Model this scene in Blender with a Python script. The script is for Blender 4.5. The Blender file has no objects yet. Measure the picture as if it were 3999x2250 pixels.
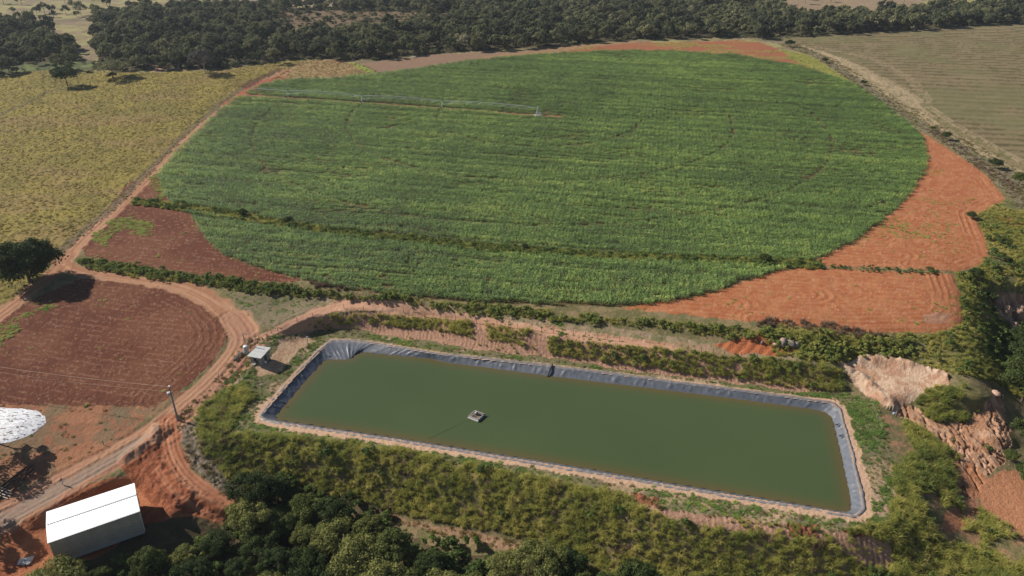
import bpy, math, random
import numpy as np
from mathutils import Vector

random.seed(7)
RNG = np.random.default_rng(11)
scene = bpy.context.scene

# ------------------------------------------------------------------ camera, sky, sun, exposure
CAM_H = 100.0
PITCH = math.radians(26.5)
HAZE = 0.00007
FOC = 1787.45            # focal length in units of a 2575 px wide picture
CX, CY = 1287.5, 724.5
cam_data = bpy.data.cameras.new("camera")
cam = bpy.data.objects.new("camera", cam_data)
scene.collection.objects.link(cam)
cam.location = (0, 0, CAM_H)
cam.rotation_euler = (math.radians(90) - PITCH, 0, 0)
cam_data.sensor_width = 36.0
cam_data.lens = 36.0 * FOC / 2575.0
cam_data.clip_start = 1.0
cam_data.clip_end = 30000.0
scene.camera = cam

SUN_EL = math.radians(37)
SHADOW_AZ = math.radians(-19)      # direction in which shadows fall, from +X
sun_dir = Vector((-math.cos(SHADOW_AZ) * math.cos(SUN_EL), -math.sin(SHADOW_AZ) * math.cos(SUN_EL), math.sin(SUN_EL)))
world = bpy.data.worlds.new("World")
scene.world = world
world.use_nodes = True
wn = world.node_tree.nodes
sky = wn.new("ShaderNodeTexSky")
sky.sky_type = 'NISHITA'
sky.sun_disc = False
sky.sun_elevation = SUN_EL
sky.sun_rotation = math.atan2(sun_dir.x, sun_dir.y)
sky.altitude = 700
wn["Background"].inputs["Strength"].default_value = 0.058
world.node_tree.links.new(sky.outputs[0], wn["Background"].inputs[0])
sun_data = bpy.data.lights.new("sun", 'SUN')
sun_data.energy = 4.9
sun_data.angle = math.radians(0.5)
sun_data.color = (1.0, 0.93, 0.83)
sun = bpy.data.objects.new("sun", sun_data)
scene.collection.objects.link(sun)
sun.rotation_euler = sun_dir.to_track_quat('Z', 'Y').to_euler()
scene.view_settings.view_transform = 'Standard'
scene.view_settings.look = 'None'
scene.view_settings.exposure = 0.42
scene.view_settings.gamma = 1.0
scene.view_settings.use_curve_mapping = False
scene.cycles.max_bounces = 4
scene.cycles.diffuse_bounces = 2
scene.cycles.glossy_bounces = 2
scene.cycles.volume_bounces = 0

# ------------------------------------------------------------------ numeric helpers
_T = np.random.default_rng(3).random((256, 256)).astype(np.float32)


def vnoise(x, y, seed=0):
    x = np.asarray(x) + seed * 17.31
    y = np.asarray(y) + seed * 9.73
    xi = np.floor(x).astype(np.int64)
    yi = np.floor(y).astype(np.int64)
    fx = x - xi
    fy = y - yi
    fx = fx * fx * (3 - 2 * fx)
    fy = fy * fy * (3 - 2 * fy)
    a = _T[xi & 255, yi & 255]
    b = _T[(xi + 1) & 255, yi & 255]
    c = _T[xi & 255, (yi + 1) & 255]
    d = _T[(xi + 1) & 255, (yi + 1) & 255]
    return (a * (1 - fx) + b * fx) * (1 - fy) + (c * (1 - fx) + d * fx) * fy


def fbm(x, y, seed=0, octs=4):
    s = 0
    a = 0.5
    t = 0
    for o in range(octs):
        s = s + a * vnoise(x * 2 ** o, y * 2 ** o, seed + o * 5)
        t += a
        a *= 0.55
    return s / t


SP, CP = math.sin(PITCH), math.cos(PITCH)


def rays(u, v):
    x = (np.asarray(u, float) - CX) / FOC
    y = -(np.asarray(v, float) - CY) / FOC
    return x, CP + SP * y, -SP + CP * y      # world dx, dy, dz


def at_z(u, v, z):
    """world point where the sight line through (u,v) meets height z"""
    x, y, d = rays(u, v)
    t = (CAM_H - z) / -d
    return x * t, y * t


def project(x, y, z):
    dz = z - CAM_H
    dep = y * CP - dz * SP
    up = y * SP + dz * CP
    dep = np.maximum(dep, 1e-3)
    return CX + FOC * x / dep, CY - FOC * up / dep


def inpoly(poly, u, v):
    p = np.asarray(poly, float)
    u = np.asarray(u)
    v = np.asarray(v)
    res = np.zeros(u.shape, bool)
    sel = (u >= p[:, 0].min()) & (u <= p[:, 0].max()) & (v >= p[:, 1].min()) & (v <= p[:, 1].max())
    uu = u[sel]
    vv = v[sel]
    r = np.zeros(uu.shape, bool)
    j = len(p) - 1
    for i in range(len(p)):
        xi, yi = p[i]
        xj, yj = p[j]
        if yi != yj:
            c = ((yi > vv) != (yj > vv)) & (uu < (xj - xi) * (vv - yi) / (yj - yi) + xi)
            r ^= c
        j = i
    res[sel] = r
    return res


def dense(pl, step=25.0):
    out = []
    for a, b in zip(pl[:-1], pl[1:]):
        n = max(1, int(math.hypot(b[0] - a[0], b[1] - a[1]) / step))
        for k in range(n):
            t = k / n
            out.append(tuple(a[i] * (1 - t) + b[i] * t for i in range(len(a))))
    out.append(tuple(pl[-1]))
    return out


def smooth(pts, n=3):
    """Chaikin on an open list"""
    for _ in range(n):
        o = [pts[0]]
        for a, b in zip(pts[:-1], pts[1:]):
            o.append(tuple(.75 * p + .25 * q for p, q in zip(a, b)))
            o.append(tuple(.25 * p + .75 * q for p, q in zip(a, b)))
        o.append(pts[-1])
        pts = o
    return pts


# ------------------------------------------------------------------ outlines of the land (traced, then set out on the land)
CROP = [(398, 440), (415, 490), (440, 520), (487, 545), (510, 590), (560, 640), (640, 672), (750, 700), (870, 728), (1020, 748),
        (1200, 760), (1400, 768), (1590, 770), (1680, 762), (1760, 745), (1850, 715), (1960, 680), (2060, 650), (2140, 612),
        (2200, 570), (2260, 520), (2300, 470), (2325, 430), (2332, 400), (2325, 355), (2300, 325), (2260, 295), (2210, 255),
        (2150, 215), (2080, 190), (2000, 165), (1850, 140), (1750, 133), (1650, 128), (1520, 129), (1400, 135), (1200, 152),
        (1000, 182), (860, 197), (700, 204), (650, 215), (612, 238), (575, 258), (540, 290), (480, 350), (430, 400)]
PASTURE = [(-700, 200), (0, 190), (80, 180), (180, 172), (250, 180), (400, 181), (560, 176), (640, 165), (740, 150), (770, 153),
           (690, 186), (640, 205), (575, 250), (480, 330), (380, 433), (280, 535), (160, 632), (110, 690), (40, 745),
           (0, 768), (-700, 1050)]
HUMP = [(695, 186), (770, 153), (840, 150), (900, 158), (960, 180), (860, 193), (700, 203), (660, 208)]
BROWNSTRIP = [(900, 160), (950, 155), (1100, 137), (1280, 130), (1400, 120), (1200, 152), (1000, 180), (950, 182)]
TANSTRIP = [(1180, 150), (1300, 132), (1450, 113), (1600, 104), (1620, 110), (1480, 128), (1400, 136), (1200, 153)]
FARRED = [(1400, 132), (1480, 118), (1600, 108), (1850, 102), (1910, 106), (1960, 125), (2010, 145), (2080, 185), (2130, 205),
          (2080, 192), (2000, 167), (1850, 142), (1650, 130), (1520, 131)]
YELLOWMARGIN = [(1960, 122), (2040, 140), (2130, 198), (2150, 216), (2080, 190), (1990, 150)]
MARGIN = [(1880, 98), (1990, 104), (2100, 150), (2260, 250), (2450, 360), (2575, 430), (3300, 800), (3300, 900), (2575, 530),
          (2530, 490), (2440, 400), (2330, 335), (2200, 250), (2140, 205), (2040, 140), (1950, 110)]
STUBBLE = [(1905, 97), (2200, 82), (2575, 59), (3300, 20), (3300, 700), (2575, 415), (2450, 345), (2340, 290), (2250, 235),
           (2130, 160), (2010, 112)]
STRAW = [(2020, 115), (2130, 150), (2300, 240), (2330, 290), (2450, 360), (2575, 430), (2575, 452), (2440, 372), (2280, 280),
         (2150, 190), (2060, 135)]
RED_R1 = [(2315, 330), (2400, 385), (2480, 440), (2527, 500), (2500, 530), (2450, 545), (2475, 590), (2490, 640), (2460, 670),
          (2400, 684), (2350, 678), (2040, 668), (2000, 668), (2060, 650), (2140, 612), (2200, 570), (2260, 520), (2300, 470),
          (2332, 400)]
RED_R2 = [(1960, 680), (2040, 674), (2350, 687), (2395, 690), (2415, 740), (2421, 800), (2400, 828), (2350, 838), (2150, 836),
          (2000, 820), (1750, 795), (1560, 775), (1600, 768), (1760, 745)]
RED_L = [(398, 436), (415, 490), (440, 520), (487, 545), (510, 590), (560, 640), (640, 672), (760, 705), (720, 712), (560, 700),
         (430, 682), (300, 662), (215, 645), (198, 612), (250, 545), (330, 455)]
PLOUGH = [(205, 700), (330, 712), (430, 724), (520, 765), (566, 810), (572, 850), (540, 905), (480, 965), (425, 1008), (385, 1030),
          (200, 1032), (100, 1020), (0, 1020), (-700, 1020), (-700, 1050), (-700, 1000), (0, 805), (60, 765), (120, 735)]
BARE_L = [(100, 1018), (385, 1025), (430, 1000), (470, 985), (300, 1110), (150, 1200), (0, 1290), (-700, 1500), (-700, 1010)]
BARNYARD = [(-500, 1330), (0, 1310), (150, 1235), (330, 1190), (420, 1160), (560, 1240), (610, 1285), (560, 1330), (250, 1420),
            (150, 1480), (0, 1600), (-500, 1700)]
SPOIL = [(300, 1165), (360, 1110), (405, 1062), (420, 1090), (425, 1150), (470, 1220), (540, 1265), (560, 1290), (420, 1300),
         (350, 1230), (310, 1190)]
TRIANGLE = [(570, 735), (700, 750), (830, 760), (700, 830), (640, 815)]
SANDY = [(690, 835), (760, 800), (840, 757), (900, 752), (1010, 757), (1050, 775), (1330, 815), (1500, 838), (1700, 865), (1700, 880),
         (1420, 850), (1330, 832), (1150, 797), (1000, 778), (870, 782), (800, 800), (730, 838), (770, 850), (760, 870),
         (700, 900), (670, 940), (690, 920), (640, 930), (660, 860)]
TRACKGRASS = [(1400, 835), (1560, 825), (1700, 850), (2000, 890), (2120, 920), (2150, 970), (2000, 930), (1700, 885)]
CUT = [(715, 838), (760, 815), (800, 798), (870, 785), (1000, 782), (1150, 800), (1330, 835), (1420, 850), (1700, 885), (1900, 910),
       (2100, 930), (2130, 985), (2000, 985), (1800, 955), (1600, 935), (1400, 900), (1200, 880), (1000, 845), (900, 830),
       (800, 826), (740, 842)]
REDPIT = [(1800, 868), (1860, 850), (1915, 838), (1960, 852), (2010, 868), (2015, 880), (1960, 895), (1850, 890)]
BENCH = [(660, 840), (735, 842), (800, 828), (900, 835), (1000, 848), (1200, 885), (1400, 905), (1600, 940), (1800, 958),
         (2000, 988), (2125, 990), (2200, 1010), (2240, 1100), (2250, 1200), (2235, 1310), (2100, 1335), (1700, 1290), (1600, 1250),
         (1300, 1192), (1000, 1132), (650, 1092), (560, 1105), (490, 1080), (520, 1000), (600, 930)]
NEARSLOPE = [(480, 1075), (560, 1100), (650, 1090), (1000, 1130), (1300, 1190), (1600, 1250), (1700, 1290), (2100, 1335),
             (2235, 1310), (2300, 1460), (2300, 1700), (1700, 1700), (1500, 1440), (1300, 1350), (1000, 1290), (900, 1255),
             (600, 1215), (480, 1130)]
RIBBED = [(1590, 1262), (1700, 1285), (1860, 1305), (2080, 1330), (2180, 1345), (2240, 1370), (2260, 1430), (2180, 1425),
          (2090, 1370), (1950, 1345), (1800, 1330), (1680, 1305)]
REDSPOT = [(1585, 1240), (1650, 1250), (1660, 1275), (1600, 1270)]
REDSPOT2 = [(1975, 1315), (2060, 1320), (2050, 1355), (1985, 1345)]
REDSPOT3 = [(2120, 1330), (2180, 1330), (2200, 1350), (2140, 1352)]
PALEPIT = [(2110, 920), (2160, 900), (2230, 900), (2300, 920), (2370, 940), (2390, 965), (2330, 985), (2290, 1010), (2250, 1040),
           (2180, 1000)]
ERODED = [(2390, 1060), (2470, 1010), (2520, 990), (2530, 1060), (2545, 1110), (2525, 1160), (2480, 1200), (2440, 1260), (2400, 1210),
          (2400, 1140), (2330, 1085), (2240, 1040), (2260, 1010), (2330, 1040)]
ORANGE_R = [(2420, 1160), (2480, 1200), (2540, 1230), (2600, 1260), (2700, 1300), (2700, 1400), (2575, 1330), (2500, 1290), (2440, 1240)]
ORANGE2 = [(2455, 1215), (2530, 1180), (2700, 1200), (2700, 1420), (2590, 1370), (2520, 1310), (2470, 1290)]
ORANGE3 = [(2375, 1290), (2400, 1270), (2425, 1300), (2415, 1335), (2385, 1345), (2365, 1325)]
CLIFF = [(2480, 745), (2520, 735), (2600, 740), (2700, 760), (2700, 830), (2600, 830), (2520, 815), (2495, 780)]
BRUSH_R = [(2400, 690), (2460, 670), (2490, 640), (2475, 590), (2450, 545), (2530, 500), (2575, 530), (2700, 560), (2700, 1000),
           (2560, 1000), (2500, 960), (2370, 935), (2300, 915), (2160, 895), (2080, 925), (2010, 900), (2020, 860), (1960, 845), (1960, 815),
           (2150, 838), (2350, 840), (2400, 828), (2421, 800), (2415, 740)]
GULLY_R = [(2190, 1010), (2240, 1040), (2330, 1085), (2400, 1140), (2410, 1240), (2470, 1290), (2575, 1340), (3000, 1450),
           (3000, 1750), (2250, 1750), (2235, 1310), (2250, 1200), (2240, 1100)]
MOUND_R = [(2290, 1010), (2340, 975), (2420, 970), (2480, 990), (2470, 1030), (2420, 1060), (2370, 1065), (2320, 1045)]
FOREST_NEAR = [(150, 1449), (300, 1370), (370, 1320), (480, 1300), (560, 1310), (600, 1290), (640, 1230), (720, 1180), (790, 1230), (900, 1240),
               (990, 1300), (1010, 1340), (1150, 1400), (1350, 1400), (1500, 1430), (1560, 1480), (1620, 1760), (-100, 1760)]
DRYPATH = [(960, 1285), (1050, 1310), (1200, 1340), (1310, 1365), (1290, 1385), (1180, 1362), (1060, 1330), (985, 1305)]
SLOPE_L = [(500, 1050), (560, 1110), (600, 1200), (620, 1260), (590, 1262), (520, 1210), (470, 1160), (450, 1090), (465, 1040)]
GREYVERGE = [(640, 850), (600, 900), (540, 970), (480, 1030), (455, 1060), (460, 1130), (500, 1190), (600, 1250), (600, 1230),
             (520, 1150), (490, 1080), (500, 1020), (560, 960), (620, 900), (660, 850)]

SANDY2 = [(690, 850), (770, 845), (790, 858), (748, 880), (718, 915), (690, 940), (655, 948), (640, 928), (680, 905), (700, 872)]
VERGE2 = [(640, 855), (560, 965), (500, 1030), (488, 1080), (510, 1130), (560, 1185), (620, 1240), (600, 1262), (520, 1215), (465, 1160), (440, 1090), (455, 1040), (540, 960), (620, 850)]
# forest / grassland far away
WOODS = [(-700, 190), (0, 188), (100, 180), (250, 178), (560, 172), (740, 148), (880, 152), (950, 152), (1100, 135), (1380, 117), (1600, 100),
         (1800, 94), (1960, 98), (2200, 81), (2575, 58), (3300, 20), (3300, -8), (2575, 18), (2420, 28), (2300, 38), (2100, 48),
         (1990, 40), (1950, 10), (1940, -20), (1120, 2), (900, 16), (660, 20), (560, 24), (380, 36), (330, 40), (240, 46), (232, 70), (240, 105),
         (250, 160), (226, 162), (205, 140), (160, 105), (115, 78), (60, 64), (0, 70), (-700, 80)]
CLEAR1 = [(690, 30), (820, 25), (1100, 32), (1180, 45), (1000, 60), (860, 68), (720, 88), (690, 60)]
CLEAR_L = [(0, 182), (0, 170), (120, 158), (230, 152), (260, 165), (230, 176), (100, 180)]

# ------------------------------------------------------------------ heights of the land
ctrl = []


def zl(pts, step=40):
    ctrl.extend(dense(smooth(pts, 1) if len(pts) > 2 else pts, step))


for vv, zz in ((-150, 60), (-110, 50), (-60, 42), (0, 33), (40, 30), (80, 28), (128, 25), (200, 20), (288, 14), (360, 12), (440, 10), (520, 9), (600, 8)):
    for uu in range(-700, 3400, 200):
        if uu > 2450 and vv > 420:
            continue
        ctrl.append((uu, vv, zz + (0 if vv > 100 else 0)))
for uu in range(-700, 100, 200):
    for vv, zz in ((700, 6.5), (800, 5), (900, 3.5), (1000, 2), (1100, 1)):
        ctrl.append((uu, vv, zz))
zl([(150, 640, 7), (300, 665, 7.2), (500, 695, 7.2), (700, 712, 7.2), (1000, 752, 7), (1300, 775, 7), (1500, 795, 7), (1800, 830, 7.5), (2050, 846, 7.5)])
zl([(160, 690, 6.2), (350, 705, 5.8), (480, 725, 5.4), (570, 770, 4.6), (640, 840, 3.6)])
zl([(700, 770, 4.4), (850, 752, 5.0), (1050, 782, 5.0), (1300, 812, 5.0), (1500, 832, 5), (1800, 872, 5), (2050, 892, 5)])
zl([(690, 838, 3.4), (760, 805, 4.2), (800, 793, 4.6), (870, 779, 4.6), (1000, 778, 4.6), (1150, 797, 4.6), (1330, 832, 4.6), (1420, 848, 4.6), (1700, 882, 4.6), (1900, 906, 4.6), (2100, 926, 4)], 25)
zl([(725, 845, 2.0), (780, 832, 0.6), (820, 830, .3), (900, 836, 0.1), (1000, 850, 0), (1200, 886, 0), (1400, 906, 0), (1600, 941, 0), (1800, 961, 0), (2000, 990, 0), (2125, 992, 0)], 25)
RIM = [(655, 1046), (738, 950), (806, 880), (835, 856), (885, 858), (950, 865), (1085, 888), (1120, 893), (1390, 922), (1700, 962), (1900, 988), (2088, 1013), (2110, 1028),
       (2138, 1130), (2162, 1235), (2170, 1280), (2148, 1297), (2000, 1272), (1700, 1224), (1400, 1172), (1000, 1107), (700, 1063), (664, 1054)]
WATERLINE = [(690, 1050), (762, 965), (820, 901), (868, 905), (884, 901), (900, 884), (1085, 902), (1120, 911), (1388, 946), (1700, 984), (1900, 1009), (2072, 1033), (2094, 1048),
             (2118, 1150), (2138, 1245), (2143, 1278), (2134, 1290), (2000, 1267), (1700, 1218), (1400, 1166), (1000, 1102), (705, 1058), (694, 1056)]
WATER_Z = -1.4
zl([(u, v, 0) for u, v in RIM + RIM[:1]], 40)
zl([(600, 850, 3.6), (600, 900, 3), (540, 960, 2.2), (480, 1020, 1.2), (430, 1075, .5), (300, 1145, -.2), (150, 1220, -1), (0, 1300, -1.8), (-300, 1450, -2.5)])
zl([(500, 800, 4.6), (480, 900, 3.2), (380, 1000, 1.6), (200, 1100, .4), (50, 1200, -.6)])
zl([(655, 880, 2.6), (665, 920, 1.6), (620, 960, 1.2), (560, 1030, .6), (500, 1060, .4), (560, 1095, 0.1), (660, 1090, 0)])
zl([(470, 1050, .4), (460, 1120, -.4), (500, 1180, -1.8), (560, 1225, -3.2), (610, 1262, -5)])
zl([(440, 1100, 0), (450, 1160, -1), (500, 1225, -2.8), (590, 1280, -5)])
zl([(60, 1310, -2.2), (140, 1275, -2.0), (220, 1235, -1.6), (330, 1190, -1.2), (355, 1190, -1.2), (375, 1215, -1.8), (400, 1250, -2.4), (440, 1290, -3.0)], 20)
zl([(100, 1335, -4), (160, 1298, -4), (240, 1262, -4), (325, 1228, -4), (350, 1240, -4), (360, 1260, -4), (380, 1290, -4.2)], 20)
zl([(0, 1400, -4.5), (100, 1420, -4.8), (250, 1380, -5), (350, 1340, -5.5)])
zl([(480, 1285, -5), (560, 1300, -6.5), (620, 1300, -8)])
zl([(650, 1095, 0), (1000, 1134, 0), (1300, 1194, 0), (1600, 1254, 0), (1700, 1294, 0), (2100, 1338, 0), (2235, 1315, -.3)])
zl([(560, 1150, -2.5), (640, 1200, -6), (760, 1235, -8), (900, 1262, -9), (1000, 1290, -9.2), (1200, 1342, -9.5), (1320, 1370, -9.5), (1500, 1420, -9.5), (1700, 1460, -9.5), (2000, 1500, -9), (2200, 1520, -9)])
for uu in range(200, 2500, 200):
    ctrl.append((uu, 1600, -10.5))
    ctrl.append((uu, 1800, -11))
zl([(500, 1380, -8), (700, 1380, -9.5), (900, 1400, -10), (1200, 1440, -10)])
zl([(150, 1470, -6), (0, 1520, -5.5), (-300, 1600, -5)])
zl([(2190, 1005, -.2), (2235, 1100, -.3), (2250, 1200, -.3), (2240, 1300, -.4)])
zl([(2310, 1120, -1.6), (2340, 1200, -2.2), (2360, 1300, -3.2), (2340, 1400, -6)])
zl([(2250, 1030, -1.2), (2330, 1090, -2.2), (2395, 1180, -4.5), (2420, 1260, -5.8), (2460, 1350, -7), (2500, 1449, -8)])
zl([(2300, 1015, -.5), (2345, 985, 1.6), (2400, 975, 2.6), (2460, 985, 2.4), (2490, 1000, 1)], 20)
zl([(2360, 1060, -2), (2420, 1060, -2.2), (2470, 1035, -1.5)], 20)
zl([(2110, 925, 2.6), (2180, 935, 2.1), (2250, 950, 2.0), (2340, 965, 1.8), (2250, 1000, .8)], 30)
zl([(2150, 905, 3.0), (2220, 902, 2.9), (2300, 918, 2.6), (2370, 938, 2.2)], 20)
zl([(2500, 1020, -1), (2520, 1080, -2.5), (2535, 1120, -4), (2500, 1170, -5), (2450, 1220, -5.6)])
zl([(2450, 1100, -3), (2430, 1160, -4.5)])
zl([(2550, 1050, -5), (2560, 1150, -6), (2560, 1250, -6), (2650, 1350, -7), (2800, 1400, -8)])
zl([(2405, 690, 7), (2425, 750, 6.5), (2430, 810, 6.3), (2390, 845, 6), (2200, 850, 6.5)])
zl([(2535, 500, 9), (2470, 540, 8), (2500, 620, 7.2), (2480, 670, 6.8), (2470, 720, 4.5)])
zl([(2480, 740, 2), (2500, 770, -1), (2520, 830, -4), (2540, 900, -5), (2560, 980, -5)])
zl([(2500, 715, 4.5), (2540, 712, 4), (2600, 715, 3)])
zl([(2455, 840, 4.5), (2465, 920, 2.5), (2500, 975, -1)])
for uu, vv, zz in ((2600, 560, 7), (2600, 640, 5.5), (2700, 600, 6), (2700, 700, 0), (2700, 800, -8), (2700, 950, -9), (2800, 850, -9), (2800, 1100, -9),
                   (2800, 1250, -9), (3000, 500, 10), (3000, 700, 2), (3000, 900, -8), (3300, 600, 8), (3300, 900, -6), (3300, 1200, -9), (3300, 1500, -10)):
    ctrl.append((uu, vv, zz))

C = np.array(ctrl)
keep = []
seen = set()
for i, c in enumerate(C):
    k = (round(c[0] / 7), round(c[1] / 7))
    if k not in seen:
        seen.add(k)
        keep.append(i)
C = C[keep]


def _r(a, b):
    return np.sqrt((a[:, None, 0] - b[None, :, 0]) ** 2 + ((a[:, None, 1] - b[None, :, 1]) * 1.6) ** 2 + 16.0)


n = len(C)
A = np.zeros((n + 3, n + 3))
A[:n, :n] = -_r(C, C) + np.eye(n) * 3.0
P3 = np.c_[np.ones(n), C[:, 0] / 1000, C[:, 1] / 1000]
A[:n, n:] = P3
A[n:, :n] = P3.T
W = np.linalg.solve(A, np.r_[C[:, 2], 0, 0, 0])
LU0, LU1, LV0, LV1, LS = -760, 3360, -170, 1820, 8
lu = np.arange(LU0, LU1 + 1, LS, dtype=float)
lv = np.arange(LV0, LV1 + 1, LS, dtype=float)
LZ = np.zeros((len(lv), len(lu)))
for i, v_ in enumerate(lv):
    q = np.c_[lu, np.full(len(lu), v_)]
    LZ[i] = -_r(q, C) @ W[:n] + W[n] + W[n + 1] * lu / 1000 + W[n + 2] * v_ / 1000
# distance must grow up the picture: no overhangs
_, ry, rd = rays(np.full(len(lv), CX), lv)
slope = ry / -rd
D = (CAM_H - LZ) * slope[:, None]
for i in range(len(lv) - 2, -1, -1):
    D[i] = np.maximum(D[i], D[i + 1] + 0.25)
LZ = CAM_H - D / slope[:, None]


def zmap(u, v):
    a = np.clip((np.asarray(u, float) - LU0) / LS, 0, len(lu) - 1.001)
    b = np.clip((np.asarray(v, float) - LV0) / LS, 0, len(lv) - 1.001)
    i = a.astype(int)
    j = b.astype(int)
    fa = a - i
    fb = b - j
    return (LZ[j, i] * (1 - fa) + LZ[j, i + 1] * fa) * (1 - fb) + (LZ[j + 1, i] * (1 - fa) + LZ[j + 1, i + 1] * fa) * fb


def G(u, v):
    """point of the land seen at (u,v)"""
    z = float(zmap(u, v))
    x, y = at_z(u, v, z)
    return Vector((float(x), float(y), z))


def land(x, y):
    """height of the land under x,y (arrays) and its map coordinates"""
    x = np.asarray(x, float)
    y = np.asarray(y, float)
    z = np.full(x.shape, 3.0)
    for _ in range(9):
        u, v = project(x, y, z)
        z = 0.35 * z + 0.65 * zmap(u, v)
    u, v = project(x, y, z)
    return z, u, v


def wl(pts):
    """polyline on the map -> world xy"""
    return [tuple(G(p[0], p[1])[:2]) for p in pts]


def pdist(X, Y, line):
    """distance to a world polyline, and run along it"""
    best = np.full(X.shape, 1e9)
    run = np.zeros(X.shape)
    side = np.zeros(X.shape)
    acc = 0
    for (x0, y0), (x1, y1) in zip(line[:-1], line[1:]):
        dx, dy = x1 - x0, y1 - y0
        L = math.hypot(dx, dy) + 1e-9
        t = np.clip(((X - x0) * dx + (Y - y0) * dy) / L / L, 0, 1)
        ex = X - x0 - t * dx
        ey = Y - y0 - t * dy
        d = np.hypot(ex, ey)
        m = d < best
        best = np.where(m, d, best)
        run = np.where(m, acc + t * L, run)
        side = np.where(m, np.sign(dx * ey - dy * ex), side)
        acc += L
    return best, run, side


# ------------------------------------------------------------------ collections of helpers: tags, materials, mesh building
def tag(o, label=None, cat=None, group=None, kind=None):
    if label:
        o["label"] = label
    if cat:
        o["category"] = cat
    if group:
        o["group"] = group
    if kind:
        o["kind"] = kind
    return o


def link(o, parent=None):
    scene.collection.objects.link(o)
    if parent is not None:
        o.parent = parent
    return o


def mesh_np(name, verts, faces, mat=None, col=None, smooth_sh=False):
    """verts (n,3), faces (m,k) arrays"""
    me = bpy.data.meshes.new(name)
    verts = np.asarray(verts, np.float32)
    faces = np.asarray(faces, np.int32)
    me.vertices.add(len(verts))
    me.vertices.foreach_set("co", verts.ravel())
    k = faces.shape[1]
    me.loops.add(faces.size)
    me.loops.foreach_set("vertex_index", faces.ravel())
    me.polygons.add(len(faces))
    me.polygons.foreach_set("loop_start", np.arange(0, faces.size, k, dtype=np.int32))
    me.polygons.foreach_set("loop_total", np.full(len(faces), k, np.int32))
    me.polygons.foreach_set("use_smooth", np.full(len(faces), smooth_sh))
    me.update(calc_edges=True)
    if col is not None:
        a = me.color_attributes.new("Col", 'FLOAT_COLOR', 'POINT')
        a.data.foreach_set("color", np.c_[col, np.ones(len(col))].astype(np.float32).ravel())
    if mat:
        me.materials.append(mat)
    return me


class MB:
    def __init__(s):
        s.v = []
        s.f = []

    def add(s, vs, fs):
        b = len(s.v)
        s.v += [tuple(p) for p in vs]
        s.f += [tuple(i + b for i in f) for f in fs]
        return s

    def box(s, c, sx, sy, sz, rz=0.0):
        """box with centre of its base at c"""
        cr, sr = math.cos(rz), math.sin(rz)
        vs = []
        for dz in (0, sz):
            for ax, ay in ((-1, -1), (1, -1), (1, 1), (-1, 1)):
                x, y = ax * sx / 2, ay * sy / 2
                vs.append((c[0] + x * cr - y * sr, c[1] + x * sr + y * cr, c[2] + dz))
        return s.add(vs, [(3, 2, 1, 0), (4, 5, 6, 7), (0, 1, 5, 4), (1, 2, 6, 5), (2, 3, 7, 6), (3, 0, 4, 7)])

    def tube(s, pts, rad, n=6, cap=True):
        pts = [Vector(p) for p in pts]
        if not isinstance(rad, (list, tuple)):
            rad = [rad] * len(pts)
        vs = []
        for i, p in enumerate(pts):
            d = (pts[min(i + 1, len(pts) - 1)] - pts[max(i - 1, 0)]).normalized()
            up = Vector((0, 0, 1)) if abs(d.z) < .9 else Vector((1, 0, 0))
            a = d.cross(up).normalized()
            b = a.cross(d)
            for k in range(n):
                t = 2 * math.pi * k / n
                vs.append(p + (a * math.cos(t) + b * math.sin(t)) * rad[i])
        fs = []
        for i in range(len(pts) - 1):
            for k in range(n):
                k2 = (k + 1) % n
                fs.append((i * n + k, i * n + k2, (i + 1) * n + k2, (i + 1) * n + k))
        if cap:
            fs.append(tuple(range(n - 1, -1, -1)))
            fs.append(tuple((len(pts) - 1) * n + k for k in range(n)))
        return s.add(vs, fs)

    def ball(s, c, rx, ry, rz, n=8, m=5, jit=0.0, seed=0):
        r = random.Random(seed)
        vs = []
        for i in range(m + 1):
            ph = math.pi * i / m
            for k in range(n):
                t = 2 * math.pi * k / n
                q = 1 + r.uniform(-jit, jit)
                vs.append((c[0] + rx * q * math.sin(ph) * math.cos(t), c[1] + ry * q * math.sin(ph) * math.sin(t), c[2] + rz * q * math.cos(ph)))
        fs = []
        for i in range(m):
            for k in range(n):
                k2 = (k + 1) % n
                fs.append((i * n + k, (i + 1) * n + k, (i + 1) * n + k2, i * n + k2))
        return s.add(vs, fs)

    def build(s, name, mat, parent=None, smooth_sh=False, bevel=0):
        me = bpy.data.meshes.new(name)
        me.from_pydata(s.v, [], s.f)
        me.materials.append(mat)
        if smooth_sh:
            me.polygons.foreach_set("use_smooth", [True] * len(me.polygons))
        o = bpy.data.objects.new(name, me)
        link(o, parent)
        if bevel:
            b = o.modifiers.new("bevel", 'BEVEL')
            b.width = bevel
            b.segments = 2
        return o


def empty(name, loc, rz=0):
    o = bpy.data.objects.new(name, None)
    o.location = loc
    o.rotation_euler = (0, 0, rz)
    o.empty_display_size = 0.5
    link(o)
    return o


def new_mat(name, rough=0.9, spec=0.2):
    m = bpy.data.materials.new(name)
    m.use_nodes = True
    b = m.node_tree.nodes["Principled BSDF"]
    b.inputs["Roughness"].default_value = rough
    b.inputs["Specular IOR Level"].default_value = spec
    return m, m.node_tree.nodes, m.node_tree.links, b


def noise_node(N, L, vec, scale, detail=3, rough=.6):
    t = N.new("ShaderNodeTexNoise")
    t.inputs["Scale"].default_value = scale
    t.inputs["Detail"].default_value = detail
    t.inputs["Roughness"].default_value = rough
    L.new(vec, t.inputs["Vector"])
    return t.outputs["Fac"]


def math_node(N, L, op, a, b):
    m = N.new("ShaderNodeMath")
    m.operation = op
    for i, x in enumerate((a, b)):
        if isinstance(x, (int, float)):
            m.inputs[i].default_value = x
        else:
            L.new(x, m.inputs[i])
    return m.outputs[0]


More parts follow.
